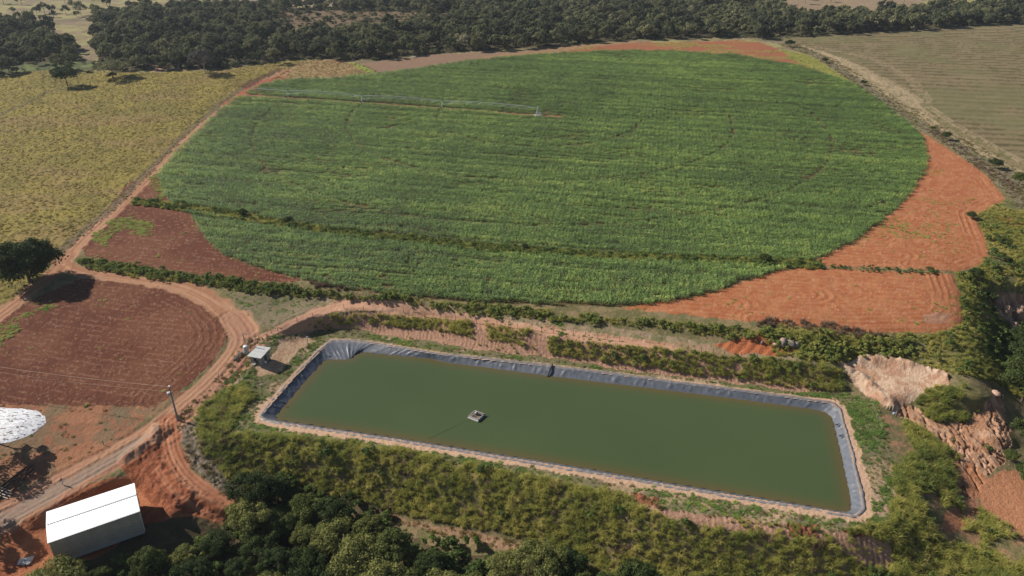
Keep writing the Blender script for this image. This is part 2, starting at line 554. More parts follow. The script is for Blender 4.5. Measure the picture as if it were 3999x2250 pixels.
def mix_col(N, L, fac, a, b, mode='MIX'):
    m = N.new("ShaderNodeMix")
    m.data_type = 'RGBA'
    m.blend_type = mode
    for s, x in ((0, fac), (6, a), (7, b)):
        if isinstance(x, (int, float)):
            m.inputs[s].default_value = x
        elif isinstance(x, tuple):
            m.inputs[s].default_value = (*x, 1)
        else:
            L.new(x, m.inputs[s])
    return m.outputs[2]


def ramp(N, L, fac, stops):
    r = N.new("ShaderNodeValToRGB")
    e = r.color_ramp.elements
    while len(e) > 1:
        e.remove(e[0])
    e[0].position = stops[0][0]
    e[0].color = (*stops[0][1], 1)
    for p, c in stops[1:]:
        k = e.new(p)
        k.color = (*c, 1)
    L.new(fac, r.inputs[0])
    return r.outputs[0]


def land_mat(name, fine=2.5, amount=.35, bump=.25, bscale=1.2, rough=.95):
    """earth and turf: the land's own colour times procedural grain, with bumps"""
    m, N, L, b = new_mat(name, rough, .1)
    at = N.new("ShaderNodeAttribute")
    at.attribute_name = "Col"
    pos = N.new("ShaderNodeNewGeometry").outputs["Position"]
    n1 = noise_node(N, L, pos, fine, 4, .7)
    n2 = noise_node(N, L, pos, fine * .17, 3, .6)
    g = math_node(N, L, 'ADD', math_node(N, L, 'MULTIPLY', n1, amount * 2.2), math_node(N, L, 'MULTIPLY', n2, amount * .9))
    g = math_node(N, L, 'ADD', g, 1 - amount * 1.55)
    cm = N.new("ShaderNodeCombineColor")
    for i in range(3):
        L.new(g, cm.inputs[i])
    c = mix_col(N, L, 1.0, at.outputs["Color"], cm.outputs[0], 'MULTIPLY')
    L.new(c, b.inputs["Base Color"])
    bp = N.new("ShaderNodeBump")
    bp.inputs["Distance"].default_value = bump
    bp.inputs["Strength"].default_value = .8
    L.new(noise_node(N, L, pos, bscale, 5, .7), bp.inputs["Height"])
    L.new(bp.outputs[0], b.inputs["Normal"])
    return m


def plant_mat(name, cols, wscale=.12, lscale=1.6, rough=.75, trans=.0, spec=.25):
    """foliage: tone drifts across the land, from plant to plant and from clump to clump"""
    m, N, L, b = new_mat(name, rough, spec)
    pos = N.new("ShaderNodeNewGeometry").outputs["Position"]
    oi = N.new("ShaderNodeObjectInfo").outputs["Random"]
    f = math_node(N, L, 'MULTIPLY', noise_node(N, L, pos, wscale, 3, .6), 1.0)
    f = math_node(N, L, 'ADD', f, math_node(N, L, 'MULTIPLY', oi, .38))
    f = math_node(N, L, 'ADD', f, math_node(N, L, 'MULTIPLY', noise_node(N, L, pos, lscale, 2, .5), .7))
    f = math_node(N, L, 'SUBTRACT', f, .54)
    k = len(cols)
    c = ramp(N, L, f, [(0.08 + .84 * i / (k - 1), cc) for i, cc in enumerate(cols)])
    L.new(c, b.inputs["Base Color"])
    if trans:
        t = N.new("ShaderNodeBsdfTranslucent")
        L.new(c, t.inputs[0])
        ms = N.new("ShaderNodeMixShader")
        ms.inputs[0].default_value = trans
        L.new(b.outputs[0], ms.inputs[1])
        L.new(t.outputs[0], ms.inputs[2])
        L.new(ms.outputs[0], N["Material Output"].inputs[0])
    return m


def solid_mat(name, col, rough=.6, metal=0.0, var=.15, scale=3.0, spec=.3, bump=0.0):
    m, N, L, b = new_mat(name, rough, spec)
    tc = N.new("ShaderNodeTexCoord").outputs["Object"]
    n1 = noise_node(N, L, tc, scale, 4, .65)
    c = ramp(N, L, n1, [(.25, tuple(x * (1 - var) for x in col)), (.75, tuple(min(1, x * (1 + var)) for x in col))])
    L.new(c, b.inputs["Base Color"])
    b.inputs["Metallic"].default_value = metal
    if bump:
        bp = N.new("ShaderNodeBump")
        bp.inputs["Distance"].default_value = bump
        L.new(n1, bp.inputs["Height"])
        L.new(bp.outputs[0], b.inputs["Normal"])
    return m


# ------------------------------------------------------------------ the land itself
us = np.r_[np.linspace(-740, -140, 40), np.arange(-125, 2700, 2.6), np.linspace(2715, 3340, 45)]
vs_ = np.r_[np.linspace(-155, -20, 30), np.arange(-17, 1475, 2.5), np.linspace(1480, 1810, 50)]
NU, NV = len(us), len(vs_)
U, V = np.meshgrid(us, vs_)
Z = zmap(U, V)
X, Y = at_z(U, V, Z)
PXM = FOC / np.hypot(np.hypot(X, Y), CAM_H - Z)      # map units per metre
# wobble the outlines like real field edges
w1 = (fbm(X * .35, Y * .35, 1) - .5)
w2 = (fbm(X * .35, Y * .35, 2) - .5)
UW = U + w1 * 3.2 * PXM
VW = V + w2 * 2.4 * PXM * .6
UF = U + (vnoise(X * 1.3, Y * 1.3, 4) - .5) * 1.2 * PXM
VF = V + (vnoise(X * 1.3, Y * 1.3, 6) - .5) * .8 * PXM

COL = np.zeros((NV, NU, 3), np.float32)
DZ = np.zeros((NV, NU), np.float32)
ZONE = np.zeros((NV, NU), np.int32)     # 0 ground
znames = ["ground", "pasture", "dirt_road", "ploughed_field", "stubble_field", "crop_field_soil", "forest_floor", "earth_bank", "far_grassland"]

nA = fbm(X * .08, Y * .08, 10)
nB = fbm(X * .5, Y * .5, 20)
nC = fbm(X * 1.6, Y * 1.6, 30, 3)
nD = vnoise(X * 3.5, Y * 3.5, 40)


def lerp(a, b, t):
    t = np.clip(t, 0, 1)[..., None]
    return np.asarray(a) * (1 - t) + np.asarray(b) * t


def setc(mask, col, zone=None, mix=1.0):
    if np.isscalar(mix):
        mix = np.full(mask.shape, mix)
    m = mask & (mix > 0)
    c = np.broadcast_to(col, COL.shape)
    COL[m] = COL[m] * (1 - mix[m])[:, None] + c[m] * mix[m][:, None]
    if zone is not None:
        ZONE[mask] = zone


def S(x, a, b):
    t = np.clip((x - a) / (b - a), 0, 1)
    return t * t * (3 - 2 * t)


TURF = lerp((.125, .115, .05), (.21, .16, .085), S(nB + .5 * (nC - .5), .35, .65))
COL[:] = TURF
# far grassland
far = V < 200
fg = lerp((.26, .23, .10), (.20, .15, .095), S(nA, .38, .62))
fg = lerp(fg, (.12, .10, .06), S(fbm(X * .03, Y * .12, 55), .55, .7) * .7)
setc(far, fg, 8)
# far brown fields at the top of the picture
setc(inpoly([(560, -60), (900, -60), (880, 12), (640, 16), (560, 8)], UW, VW), lerp((.26, .18, .15), (.22, .15, .11), nB), 8)
setc(inpoly([(1950, -60), (2350, -60), (2300, 36), (2100, 46), (1990, 38)], UW, VW), lerp((.21, .15, .10), (.27, .2, .12), nB), 8)
setc(inpoly([(2200, -60), (2700, -60), (2575, 16), (2420, 20)], UW, VW), lerp((.30, .27, .09), (.24, .2, .08), nB), 8)
# woods floor
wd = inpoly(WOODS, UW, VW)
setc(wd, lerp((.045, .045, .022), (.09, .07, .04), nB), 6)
setc(inpoly(CLEAR1, UW, VW), lerp((.16, .10, .065), (.12, .095, .05), nB), 8)
setc(inpoly(CLEAR_L, UW, VW), lerp((.075, .085, .035), (.13, .16, .05), S(nA, .5, .7)), 8)
setc(inpoly([(375, 160), (385, 145), (395, 155), (410, 178), (390, 185)], UW, VW), (.33, .2, .14), None)
# pasture
pas = inpoly(PASTURE, UW, VW)
tuss = fbm(X * .8, Y * .8, 60, 3)
pc = lerp((.185, .150, .042), (.235, .185, .048), S(nA, .35, .65))
pc = lerp(pc, (.245, .16, .075), S(fbm(X * .02, Y * .05, 61), .5, .65) * .5)
pc = lerp(pc, (.10, .085, .032), S(tuss, .54, .68) * .6)
pc = lerp(pc, (.15, .16, .05), S(nB, .6, .75) * .3)
setc(pas, pc, 1)
DZ += np.where(pas, (tuss - .5) * .7 * np.clip(PXM / 4, 0.3, 1), 0)
hump = inpoly(HUMP, UW, VW)
setc(hump, lerp((.27, .20, .09), (.22, .13, .07), S(nB, .4, .6)), 1)
setc(inpoly([(880, 158), (930, 160), (985, 178), (935, 185), (900, 172)], UW, VW), (.20, .24, .05), 1)
# field strips on the far side of the circle
setc(inpoly(BROWNSTRIP, UF, VF), lerp((.24, .15, .105), (.19, .125, .075), nB), 3)
setc(inpoly(TANSTRIP, UF, VF), lerp((.29, .19, .10), (.22, .13, .07), nB), 1)
fr = inpoly(FARRED, UF, VF)
setc(fr, lerp((.29, .095, .05), (.24, .11, .055), nB), 3)
setc(fr & (S(fbm(X * .03, Y * .09, 66), .5, .62) > .5), (.24, .2, .06), None, .55)
setc(inpoly(YELLOWMARGIN, UW, VW), lerp((.25, .25, .05), (.2, .17, .06), nB), 1)
# margin strip and stubble on the right
mg = inpoly(MARGIN, UW, VW)
setc(mg, lerp((.215, .175, .12), (.15, .135, .07), S(nB, .35, .65)), 0)
setc(mg & (nC > .62), (.105, .085, .06), None, .7)
stb = inpoly(STUBBLE, UW, VW)
p0 = G(2000, 300)
pa_, pb_ = G(2200, 300), G(2560, 316)
ra = math.atan2(pb_.y - pa_.y, pb_.x - pa_.x)
row = -(X * math.sin(ra)) + Y * math.cos(ra) + (fbm(X * .01, Y * .01, 70) - .5) * 5
rs = .5 + .5 * np.sin(row * 2 * math.pi / 8.5 + 1.0 * (nB - .5))
sc_ = lerp((.185, .145, .08), (.085, .072, .032), S(rs + (nB - .5) * 1.4, .45, .95) * .9)
sc_ = lerp(sc_, (.15, .14, .065), S(fbm(X * .03, Y * .03, 72), .5, .68) * .6)
sc_ = lerp(sc_, (.25, .19, .11), S(fbm(X * .05, Y * .2, 73), .6, .72) * .3)
setc(stb, sc_, 4)
DZ += np.where(stb, .35 * rs * np.clip(PXM / 3.5, 0, 1), 0)
st2 = inpoly(STRAW, UW, VW)
setc(st2, lerp((.37, .28, .17), (.24, .19, .11), S(fbm(X * .6, Y * .2, 74), .35, .65)), 4, np.where(fbm(X * .2, Y * .2, 75) > .38, .9, .2))
swl = wl([(2010, 118), (2150, 168), (2260, 225), (2330, 275), (2380, 310), (2500, 380), (2600, 430)])
sd, _, _ = pdist(X, Y, swl)
setc(stb & (np.abs(np.abs(sd - 3) - 1.2) < .8) & (nB > .42), (.36, .275, .17), None, .6)
sd, _, _ = pdist(X, Y, wl([(2050, 118), (2200, 150), (2290, 200), (2330, 250), (2300, 280)]))
setc(stb & (sd < 3.5) & (nB > .5), (.32, .245, .15), None, .45)
# crop circle soil
crop = inpoly(CROP, UF, VF)
setc(crop, lerp((.12, .075, .038), (.085, .075, .032), nB), 5)
# direction of the crop rows = the grassed bank across the circle
ga, gb = G(760, 575), G(1800, 657)
ROWA = math.atan2(gb.y - ga.y, gb.x - ga.x)


def rows_of(ang, period, seed, warp=1.2):
    q = -X * math.sin(ang) + Y * math.cos(ang)
    return .5 + .5 * np.sin((q + (fbm(X * .04, Y * .04, seed) - .5) * warp * .8) * 2 * math.pi / period)


# red soils
r1 = inpoly(RED_R1, UF, VF)
r2 = inpoly(RED_R2, UF, VF)
redc = lerp((.31, .108, .045), (.36, .15, .066), S(nB, .35, .7))
redc = lerp(redc, (.24, .08, .042), S(nC, .55, .8) * .5)
setc(r1 | r2, redc, 3)
rr = rows_of(ROWA + math.radians(2), 2.6, 80, 2)
# turning loops of the tractor
loops = [(1985, 775, 9), (2090, 730, 8), (1830, 765, 9), (2350, 800, 14), (2170, 590, 9), (2290, 610, 8), (2390, 590, 10), (2220, 540, 8), (2020, 740, 7), (2240, 640, 7), (2380, 770, 8)]
for k, (a, b_, R_) in enumerate(loops):
    c0 = G(a, b_)
    dd = np.hypot((X - c0.x) / 1.5, Y - c0.y)
    ring = .5 + .5 * np.sin(dd * 2 * math.pi / 1.7)
    m = (dd < R_) & (dd > R_ * .25)
    half = (X - c0.x) > -4
    rr = np.where(m & half, ring, rr)
ed1, _, _ = pdist(X, Y, wl([(2320, 345), (2400, 400), (2480, 455), (2510, 500), (2440, 540), (2465, 600), (2480, 645), (2420, 672), (2300, 668)]))
rr = np.where((ed1 < 5) & r1, .5 + .5 * np.sin(ed1 * 2 * math.pi / 1.9), rr)
ed2, _, _ = pdist(X, Y, wl([(2385, 692), (2405, 745), (2410, 800), (2385, 823), (2150, 825), (1900, 805)]))
rr = np.where((ed2 < 7) & r2, .5 + .5 * np.sin(ed2 * 2 * math.pi / 1.9), rr)
DZ += np.where(r1 | r2, .13 * rr * (.3 + 1.1 * S(nA, .4, .6)), 0)
setc(r1 | r2, (.44, .21, .125), None, np.where(rr > .8, .28, 0))
setc(r2 & inpoly([(2320, 790), (2390, 785), (2385, 815), (2330, 812)], UW, VW), (.3, .22, .17), None, .4)
rl = inpoly(RED_L, UF, VF)
pl_ = inpoly(PLOUGH, UF, VF)
dk = lerp((.110, .040, .023), (.145, .060, .034), S(nA, .35, .65))
dk = lerp(dk, (.105, .038, .025), S(nC, .5, .75) * .5)
setc(rl | pl_, dk, 3)
r_l = rows_of(ROWA - math.radians(1), 2.2, 84, 2.5)
ringd, _, _ = pdist(X, Y, wl([(205, 705), (430, 726), (520, 768), (560, 812), (568, 850), (535, 900), (470, 960), (420, 1000)]))
r_l = np.where((ringd < 8) & pl_, .5 + .5 * np.sin(ringd * 2 * math.pi / 1.8), r_l)
DZ += np.where(rl | pl_, .10 * r_l * (.4 + nA) + .14 * (nC - .5), 0)
speck = (vnoise(X * 3.1, Y * 3.1, 90) > .86)
setc((rl | pl_) & speck, (.34, .24, .15), None, .38)
setc((r1 | r2) & (vnoise(X * 2.7, Y * 2.7, 91) > .88), (.5, .34, .22), None, .45)
setc((rl | pl_), (.26, .13, .08), None, np.where((r_l > .9) & (nB > .5), .5, 0))
# bare worn ground lower left
bl = inpoly(BARE_L, UW, VW)
setc(bl, lerp((.24, .105, .06), (.19, .115, .065), S(nB, .35, .65)), 0)
setc(bl & (fbm(X * .15, Y * .15, 93) > .55), (.30, .14, .075), None, .7)
setc(bl & (fbm(X * .2, Y * .2, 94) > .6), (.15, .12, .07), None, .6)
by = inpoly(BARNYARD, UW, VW)
setc(by, lerp((.36, .145, .07), (.29, .10, .048), S(nB, .35, .65)), 7)
sp = inpoly(SPOIL, UW, VW)
setc(sp, lerp((.22, .072, .036), (.30, .11, .055), S(nC, .35, .65)), 7)
DZ += np.where(sp, (fbm(X * .7, Y * .7, 95) - .5) * .8, 0)
spd, _, _ = pdist(X, Y, wl([(330, 1150), (370, 1120), (402, 1085)]))
DZ += np.clip(1.3 - spd * .45, 0, 1.1) * (.6 + .8 * nB)
# triangle of weeds, sandy slope
tri = inpoly(TRIANGLE, UW, VW)
setc(tri, lerp((.19, .15, .095), (.11, .115, .05), S(nB, .45, .7)), 0)
setc(inpoly([(800, 750), (1040, 755), (1380, 795), (1720, 850), (2000, 885), (2120, 925), (2100, 935), (1700, 885), (1400, 848), (1150, 797), (870, 778), (800, 790)], UW, VW),
     lerp((.27, .2, .13), (.17, .15, .075), S(nB + .3 * (nC - .5), .42, .62)), 0)
setc(inpoly(SANDY, UW, VW), lerp((.47, .29, .19), (.37, .20, .125), S(nB, .35, .65)), 7)
setc(inpoly([(1640, 858), (1850, 868), (1900, 890), (1880, 900), (1700, 885)], UW, VW), (.36, .2, .12), None, .35)
cut = inpoly(CUT, UW, VW)
rib = .5 + .5 * np.sin(X * 2 * math.pi / 1.05 + 7 * fbm(X * .3, Y * .3, 96) * 2)
rib = rib * (.35 + .9 * vnoise(X * .35, Y * .6, 197))
setc(cut, lerp((.39, .225, .155), (.29, .165, .105), S(rib + .6 * (nB - .5), .3, .9)), 7)
DZ += np.where(cut, -.13 * rib - .35 * fbm(X * .25, Y * .25, 196), 0)
setc(inpoly(REDPIT, UW, VW), lerp((.40, .14, .06), (.34, .11, .05), nB), 7)
DZ += np.where(inpoly(REDPIT, UW, VW), .10 * np.sin((X - Y) * 2.0 + 6 * nA), 0)
# pond bench
bn = inpoly(BENCH, UW, VW)
bc = lerp((.155, .135, .075), (.12, .125, .05), S(nB, .35, .6))
bc = lerp(bc, (.33, .235, .15), S(fbm(X * .16, Y * .16, 97) + .25 * (nC - .5), .56, .66))
setc(bn, bc, 0)
setc(inpoly(SANDY2, UW, VW), lerp((.46, .31, .20), (.37, .235, .145), S(nB, .35, .65)), 0)
rimw = wl(RIM + RIM[:1])
rdist, rrun, _ = pdist(X, Y, rimw)
setc(bn & (rdist < 1.4 + 1.6 * nB) & (V > 1000), (.50, .32, .215), None, .9)
setc(bn & (rdist < .5 + 1.1 * nB) & (V <= 1000), (.50, .32, .215), None, .8)
setc(bn & (U > 1450) & (V > 1150) & (nB > .47), (.42, .28, .185), None, .6)
# the slopes
ns = inpoly(NEARSLOPE, UW, VW)
setc(ns, lerp((.16, .135, .055), (.22, .16, .09), S(nB, .4, .65)), 0)
rb = inpoly(RIBBED, UW, VW)
rib2 = (.5 + .5 * np.sin(X * 2 * math.pi / 1.1 + 12 * fbm(X * .3, Y * .3, 98))) * (.4 + .9 * vnoise(X * .4, Y * .6, 198))
setc(rb, lerp((.40, .235, .16), (.32, .185, .12), S(rib2 + .5 * (nB - .5), .35, .85)), 7)
DZ += np.where(rb, -.10 * rib2, 0)
for q in (REDSPOT, REDSPOT2, REDSPOT3):
    setc(inpoly(q, UW, VW), lerp((.27, .11, .06), (.2, .08, .045), nC), 7)
    DZ += np.where(inpoly(q, UW, VW), (nC - .5) * 1.0, 0)
gr = inpoly(GULLY_R, UW, VW)
setc(gr, lerp((.15, .13, .06), (.27, .16, .09), S(nB, .45, .65)), 0)
br = inpoly(BRUSH_R, UW, VW)
setc(br, lerp((.17, .15, .06), (.12, .12, .045), S(nB, .4, .6)), 0)
er = inpoly(ERODED, UW, VW)
setc(er, lerp((.46, .28, .18), (.36, .19, .11), S(nB, .35, .65)), 7)
rill = np.abs(fbm(X * .28 + Y * .1, Y * .12, 99, 4) - .5)
DZ += np.where(er, -.5 * S(rill, .04, .0) + .8 * (fbm(X * .35 + Y * .1, Y * .22, 302, 5) - .5) - .7 * S(np.abs(fbm(X * .45, Y * .16, 303, 4) - .5), .05, 0), 0)
setc(er & (rill < .03), (.30, .16, .095), None, .6)
og = inpoly(ORANGE_R, UW, VW)
setc(og, lerp((.40, .19, .10), (.33, .14, .07), nB), 7)
for q in (ORANGE2, ORANGE3):
    setc(inpoly(q, UW, VW), lerp((.42, .20, .105), (.34, .15, .08), nB), 7)
setc(inpoly([(2395, 1130), (2440, 1230), (2470, 1290), (2440, 1300), (2400, 1240)], UW, VW), lerp((.34, .17, .1), (.26, .12, .07), nB), 7)
setc(inpoly([(2390, 1220), (2440, 1260), (2450, 1330), (2420, 1330)], UW, VW), lerp((.4, .2, .11), (.3, .15, .08), nB), 7)
pp = inpoly(PALEPIT, UW, VW)
setc(pp, lerp((.56, .40, .28), (.43, .25, .16), S(nB, .35, .65)), 7)
sp1, _, _ = pdist(X, Y, wl([(2160, 905), (2230, 905), (2300, 922), (2375, 945)]))
DZ += np.where(pp, np.clip(1.5 - sp1 * .5, 0, 1.1) * (.35 + fbm(X * .7, Y * .7, 300, 5) * 1.1), 0)
sp2, _, _ = pdist(X, Y, wl([(2115, 925), (2170, 955), (2210, 995), (2245, 1030)]))
DZ += np.where(pp, np.clip(1.4 - sp2 * .6, 0, 1.1) * (.45 + fbm(X * .7, Y * .7, 301, 5) * 1.1), 0)
cl = inpoly(CLIFF, UW, VW)
setc(cl, lerp((.42, .27, .19), (.25, .13, .08), S(nB, .35, .65)), 7)
DZ += np.where(cl, (fbm(X * .3, Y * .3, 101) - .5) * 4, 0)
setc(inpoly([(2490, 540), (2600, 548), (2700, 560), (2700, 590), (2540, 570)], UW, VW), (.33, .12, .065), 7)
mo = inpoly(MOUND_R, UW, VW)
setc(mo, lerp((.13, .12, .045), (.2, .16, .07), nB), 0)
# near forest floor, dry path
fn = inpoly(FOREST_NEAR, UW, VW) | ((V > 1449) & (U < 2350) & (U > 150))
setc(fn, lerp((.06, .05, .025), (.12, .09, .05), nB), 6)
setc(inpoly(DRYPATH, UW, VW), lerp((.32, .2, .12), (.24, .15, .09), nB), 0)
gv = inpoly(GREYVERGE, UW, VW) | inpoly(VERGE2, UW, VW)
setc(gv, lerp((.215, .165, .12), (.14, .115, .08), S(nC, .35, .65)), 0)
DZ += np.where(gv, (nC - .5) * .5, 0)


# roads: worn earth with wheel ruts
def road(pts, w0, w1_, colA, colB, rut=1.6, depth=.12):
    line = wl(smooth(pts, 2))
    d, r, s = pdist(X, Y, line)
    tot = r.max()
    w = w0 + (w1_ - w0) * r / tot
    e = d + (fbm(X * .4, Y * .4, 111) - .5) * 2.2
    m = e < w / 2
    q = d * s
    st = .5 + .5 * np.sin(q * 2 * math.pi / rut + 1.5 * fbm(r * .05, q * 0, 112))
    st2 = vnoise(q * 2.2, r * .06, 113)
    c = lerp(colA, colB, S(st2 * .7 + nB * .3, .3, .7))
    soft = np.clip((w / 2 - e) / .8, 0, 1)
    setc(m, c, 2, soft)
    DZ[:] += np.where(m, -depth * .6 * st * soft, 0)
    DZ[:] += np.where((d > w / 2) & (d < w / 2 + 1.2), .18 * nC, 0)
    return d


RC1, RC2 = (.36, .20, .12), (.275, .135, .076)
road([(720, 178), (690, 196), (640, 215), (590, 250), (500, 325), (380, 437), (280, 538), (200, 610), (165, 655)], 8, 6, RC1, RC2)
road([(700, 197), (660, 206), (610, 235), (560, 262)], 9, 4, (.33, .11, .065), (.27, .09, .055))
road([(170, 640), (150, 675), (90, 722), (0, 790), (-150, 900), (-500, 1150)], 6, 6, RC1, RC2)
road([(150, 655), (190, 685), (300, 697), (420, 712), (500, 738), (570, 785), (610, 830)], 5, 8, RC1, RC2)
road([(590, 800), (625, 850), (585, 915), (520, 980), (455, 1035), (400, 1085), (280, 1155), (150, 1225), (0, 1305), (-200, 1400)], 9, 8.5, RC1, (.30, .155, .1), 1.4, .16)
road([(400, 1080), (290, 1150), (160, 1225), (20, 1300)], 3, 5, (.29, .2, .15), (.24, .17, .125), 1.2, .1)
road([(425, 1055), (428, 1110), (445, 1165), (490, 1220), (560, 1262), (640, 1300)], 5, 4, (.40, .185, .105), (.31, .125, .066), .9, .22)
road([(400, 1180), (430, 1230), (500, 1275), (560, 1300)], 3, 3, (.36, .15, .08), (.28, .1, .05), 1.0, .2)
road([(640, 858), (700, 832), (760, 800), (850, 765), (940, 762), (1050, 783), (1200, 805), (1400, 835), (1560, 862), (1700, 880)], 4.5, 3, (.46, .27, .18), (.40, .22, .14), 1.3, .15)
road([(560, 985), (600, 940), (640, 905), (660, 870)], 2.2, 2, (.44, .22, .14), (.38, .18, .11), 1.3, .1)
# path up the far-left pasture and fence scar
fl, _, _ = pdist(X, Y, wl([(0, 290), (60, 262), (120, 232), (205, 212)]))
setc(fl < 1.6, (.12, .10, .06), None, .6)
fl, _, _ = pdist(X, Y, wl([(690, 182), (640, 203), (560, 255), (480, 322), (380, 425), (280, 525), (150, 636)]))
setc((fl < 2.0) & pas, (.13, .10, .065), None, .75)
setc(inpoly([(595, 218), (640, 198), (700, 172), (715, 172), (660, 200), (620, 225)], UW, VW), (.10, .045, .03), None, .8)
# ruts of the watering machine's wheels (they run in circles round its centre) and the strip it stands in
PIV = G(1353, 290)
wheel_r = []
for q in ((725, 246), (912, 259), (1113, 272)):
    g = G(*q)
    wheel_r.append(math.hypot(g.x - PIV.x, g.y - PIV.y))
armd, armr, _ = pdist(X, Y, wl([(600, 238), (725, 247), (912, 260), (1113, 273), (1300, 288), (1410, 294)]))
setc(crop & (armd < 1.6), lerp((.2, .11, .065), (.27, .1, .05), nB), None)

# fine unevenness everywhere
amp = np.where((V > 205) & (V < 1500), 1.0, .3)
DZ += (nC - .5) * .16 * amp
hole = inpoly(RIM, U, V)
ROADM = (ZONE == 2)
Zf = Z + DZ * np.clip(PXM / 2.2, 0, 1)
vid = np.arange(NV * NU).reshape(NV, NU)
q00 = vid[:-1, :-1]
faces = np.stack([vid[1:, :-1], vid[1:, 1:], vid[:-1, 1:], q00], -1).reshape(-1, 4)
fz = ZONE[:-1, :-1].ravel()
fh = (hole[:-1, :-1] & hole[1:, 1:] & hole[1:, :-1] & hole[:-1, 1:]).ravel()
P = np.stack([X, Y, Zf], -1).reshape(-1, 3)
CF = np.clip(COL, 0.01, .8).reshape(-1, 3)
mats = {
    0: land_mat("turf_and_earth", 2.2, .42, .35, 1.3),
    1: land_mat("dry_pasture_grass", 1.6, .38, .45, .9),
    2: land_mat("worn_earth", 2.0, .2, .10, 1.5),
    3: land_mat("ploughed_earth", 2.6, .30, .22, 2.2),
    4: land_mat("cut_straw_stubble", 1.6, .38, .30, 1.2),
    5: land_mat("crop_earth", 2.6, .3, .2, 2.2),
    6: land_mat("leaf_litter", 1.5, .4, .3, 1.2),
    7: land_mat("bare_clay", 2.4, .34, .6, 1.6),
    8: land_mat("far_grass", .35, .42, .8, .25),
}
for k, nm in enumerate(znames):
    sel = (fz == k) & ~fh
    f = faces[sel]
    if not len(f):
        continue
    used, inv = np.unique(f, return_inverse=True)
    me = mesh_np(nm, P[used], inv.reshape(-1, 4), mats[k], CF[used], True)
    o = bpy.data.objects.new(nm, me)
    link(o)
    tag(o, kind="structure")

# wide skirt of country past the traced land, out to the horizon
sk = MB()
ZL = -14.0
ringv = []
for rad in (600, 30000):
    for k in range(48):
        t = 2 * math.pi * k / 48
        ringv.append((rad * math.cos(t), rad * math.sin(t) - 200, ZL - (0 if rad < 1000 else 10)))
sk.v = ringv + [(0, -200, ZL)]
sk.f = [(k, (k + 1) % 48, 48 + (k + 1) % 48, 48 + k) for k in range(48)] + [(96, (k + 1) % 48, k) for k in range(48)]
sko = sk.build("countryside", solid_mat("country_turf", (.16, .15, .07), .95, 0, .3, .004), None)
tag(sko, kind="structure")

# ------------------------------------------------------------------ pond: liner and water
def resample(a, b, step=1.0):
    """walk two matched closed outlines together"""
    A_, B_ = [], []
    nn = len(a)
    for i in range(nn):
        a0, a1, b0, b1 = a[i], a[(i + 1) % nn], b[i], b[(i + 1) % nn]
        L_ = max(math.dist(a0, a1), math.dist(b0, b1))
        k = max(1, int(L_ / step))
        for j in range(k):
            t = j / k
            A_.append((a0[0] * (1 - t) + a1[0] * t, a0[1] * (1 - t) + a1[1] * t))
            B_.append((b0[0] * (1 - t) + b1[0] * t, b0[1] * (1 - t) + b1[1] * t))
    return np.array(A_), np.array(B_)


rw = [tuple(float(q) for q in at_z(u, v, 0.0)) for u, v in RIM]
ww = [tuple(float(q) for q in at_z(u, v, WATER_Z)) for u, v in WATERLINE]
RA, WA = resample(rw, ww, .35)


def csm(a, k=5):
    s = sum(np.roll(a, i, 0) for i in range(-k, k + 1)) / (2 * k + 1)
    return s


RA, WA = csm(RA, 3), csm(WA, 5)
cen = WA.mean(0)
nrm = RA - WA
nrm /= np.linalg.norm(nrm, axis=1)[:, None] + 1e-9
run = np.r_[0, np.cumsum(np.linalg.norm(np.diff(RA, axis=0), axis=1))]
NR = len(RA)
wob = (fbm(run * .25, run * 0, 120) - .5)[:, None]
RA = RA + nrm * wob * .9
prof = [(1.25, .75, -.10), (1.15, .75, .05), (1.0, .25, .10), (1.0, 0, .02)]
rings = []
for t_, outw, dz in prof:
    rings.append(np.c_[RA + nrm * outw, np.full(NR, dz) + .04 * np.sin(run * 3.1)])
for t_ in (.08, .18, .3, .42, .54, .66, .78, .9, 1.0):
    xy = RA * (1 - t_) + WA * t_
    wr = (fbm(run * 1.6 + t_ * 1.2, run * 0 + t_ * .9, 121, 3) - .5)
    fold = S(wr, .12, .24) * .20 * math.sin(math.pi * min(1, t_ * 1.0 + .05))
    rings.append(np.c_[xy, t_ * (WATER_Z + .0) + fold + wr * .10])
last = WA - nrm * 3.0
rings.append(np.c_[last, np.full(NR, WATER_Z - 2.0)])
LV = np.concatenate(rings)
LF = []
K = len(rings)
ids = np.arange(NR)
for i in range(K - 1):
    a = i * NR + ids
    b = i * NR + (ids + 1) % NR
    c = (i + 1) * NR + (ids + 1) % NR
    d = (i + 1) * NR + ids
    LF.append(np.stack([a, b, c, d], -1))
LF = np.concatenate(LF)
# geomembrane: grey black plastic with a silt band at the water
m, N, L, b = new_mat("pond_membrane", .42, .5)
pos = N.new("ShaderNodeNewGeometry").outputs["Position"]
sx = N.new("ShaderNodeSeparateXYZ")
L.new(pos, sx.inputs[0])
nz = noise_node(N, L, pos, .9, 4, .6)
base = ramp(N, L, nz, [(.3, (.085, .095, .115)), (.7, (.125, .135, .155))])
hz = math_node(N, L, 'ADD', sx.outputs[2], math_node(N, L, 'MULTIPLY', noise_node(N, L, pos, .6, 3, .6), .5))
fac = ramp(N, L, math_node(N, L, 'SUBTRACT', -1.95, hz), [(.0, (0, 0, 0)), (.35, (1, 1, 1))])
silt = mix_col(N, L, fac, base, (.23, .19, .15))
dust = ramp(N, L, math_node(N, L, 'ADD', sx.outputs[2], .2), [(.0, (0, 0, 0)), (.3, (.55, .55, .55))])
L.new(mix_col(N, L, dust, silt, (.28, .24, .22)), b.inputs["Base Color"])
bp = N.new("ShaderNodeBump")
bp.inputs["Distance"].default_value = .12
L.new(noise_node(N, L, pos, 1.1, 4, .6), bp.inputs["Height"])
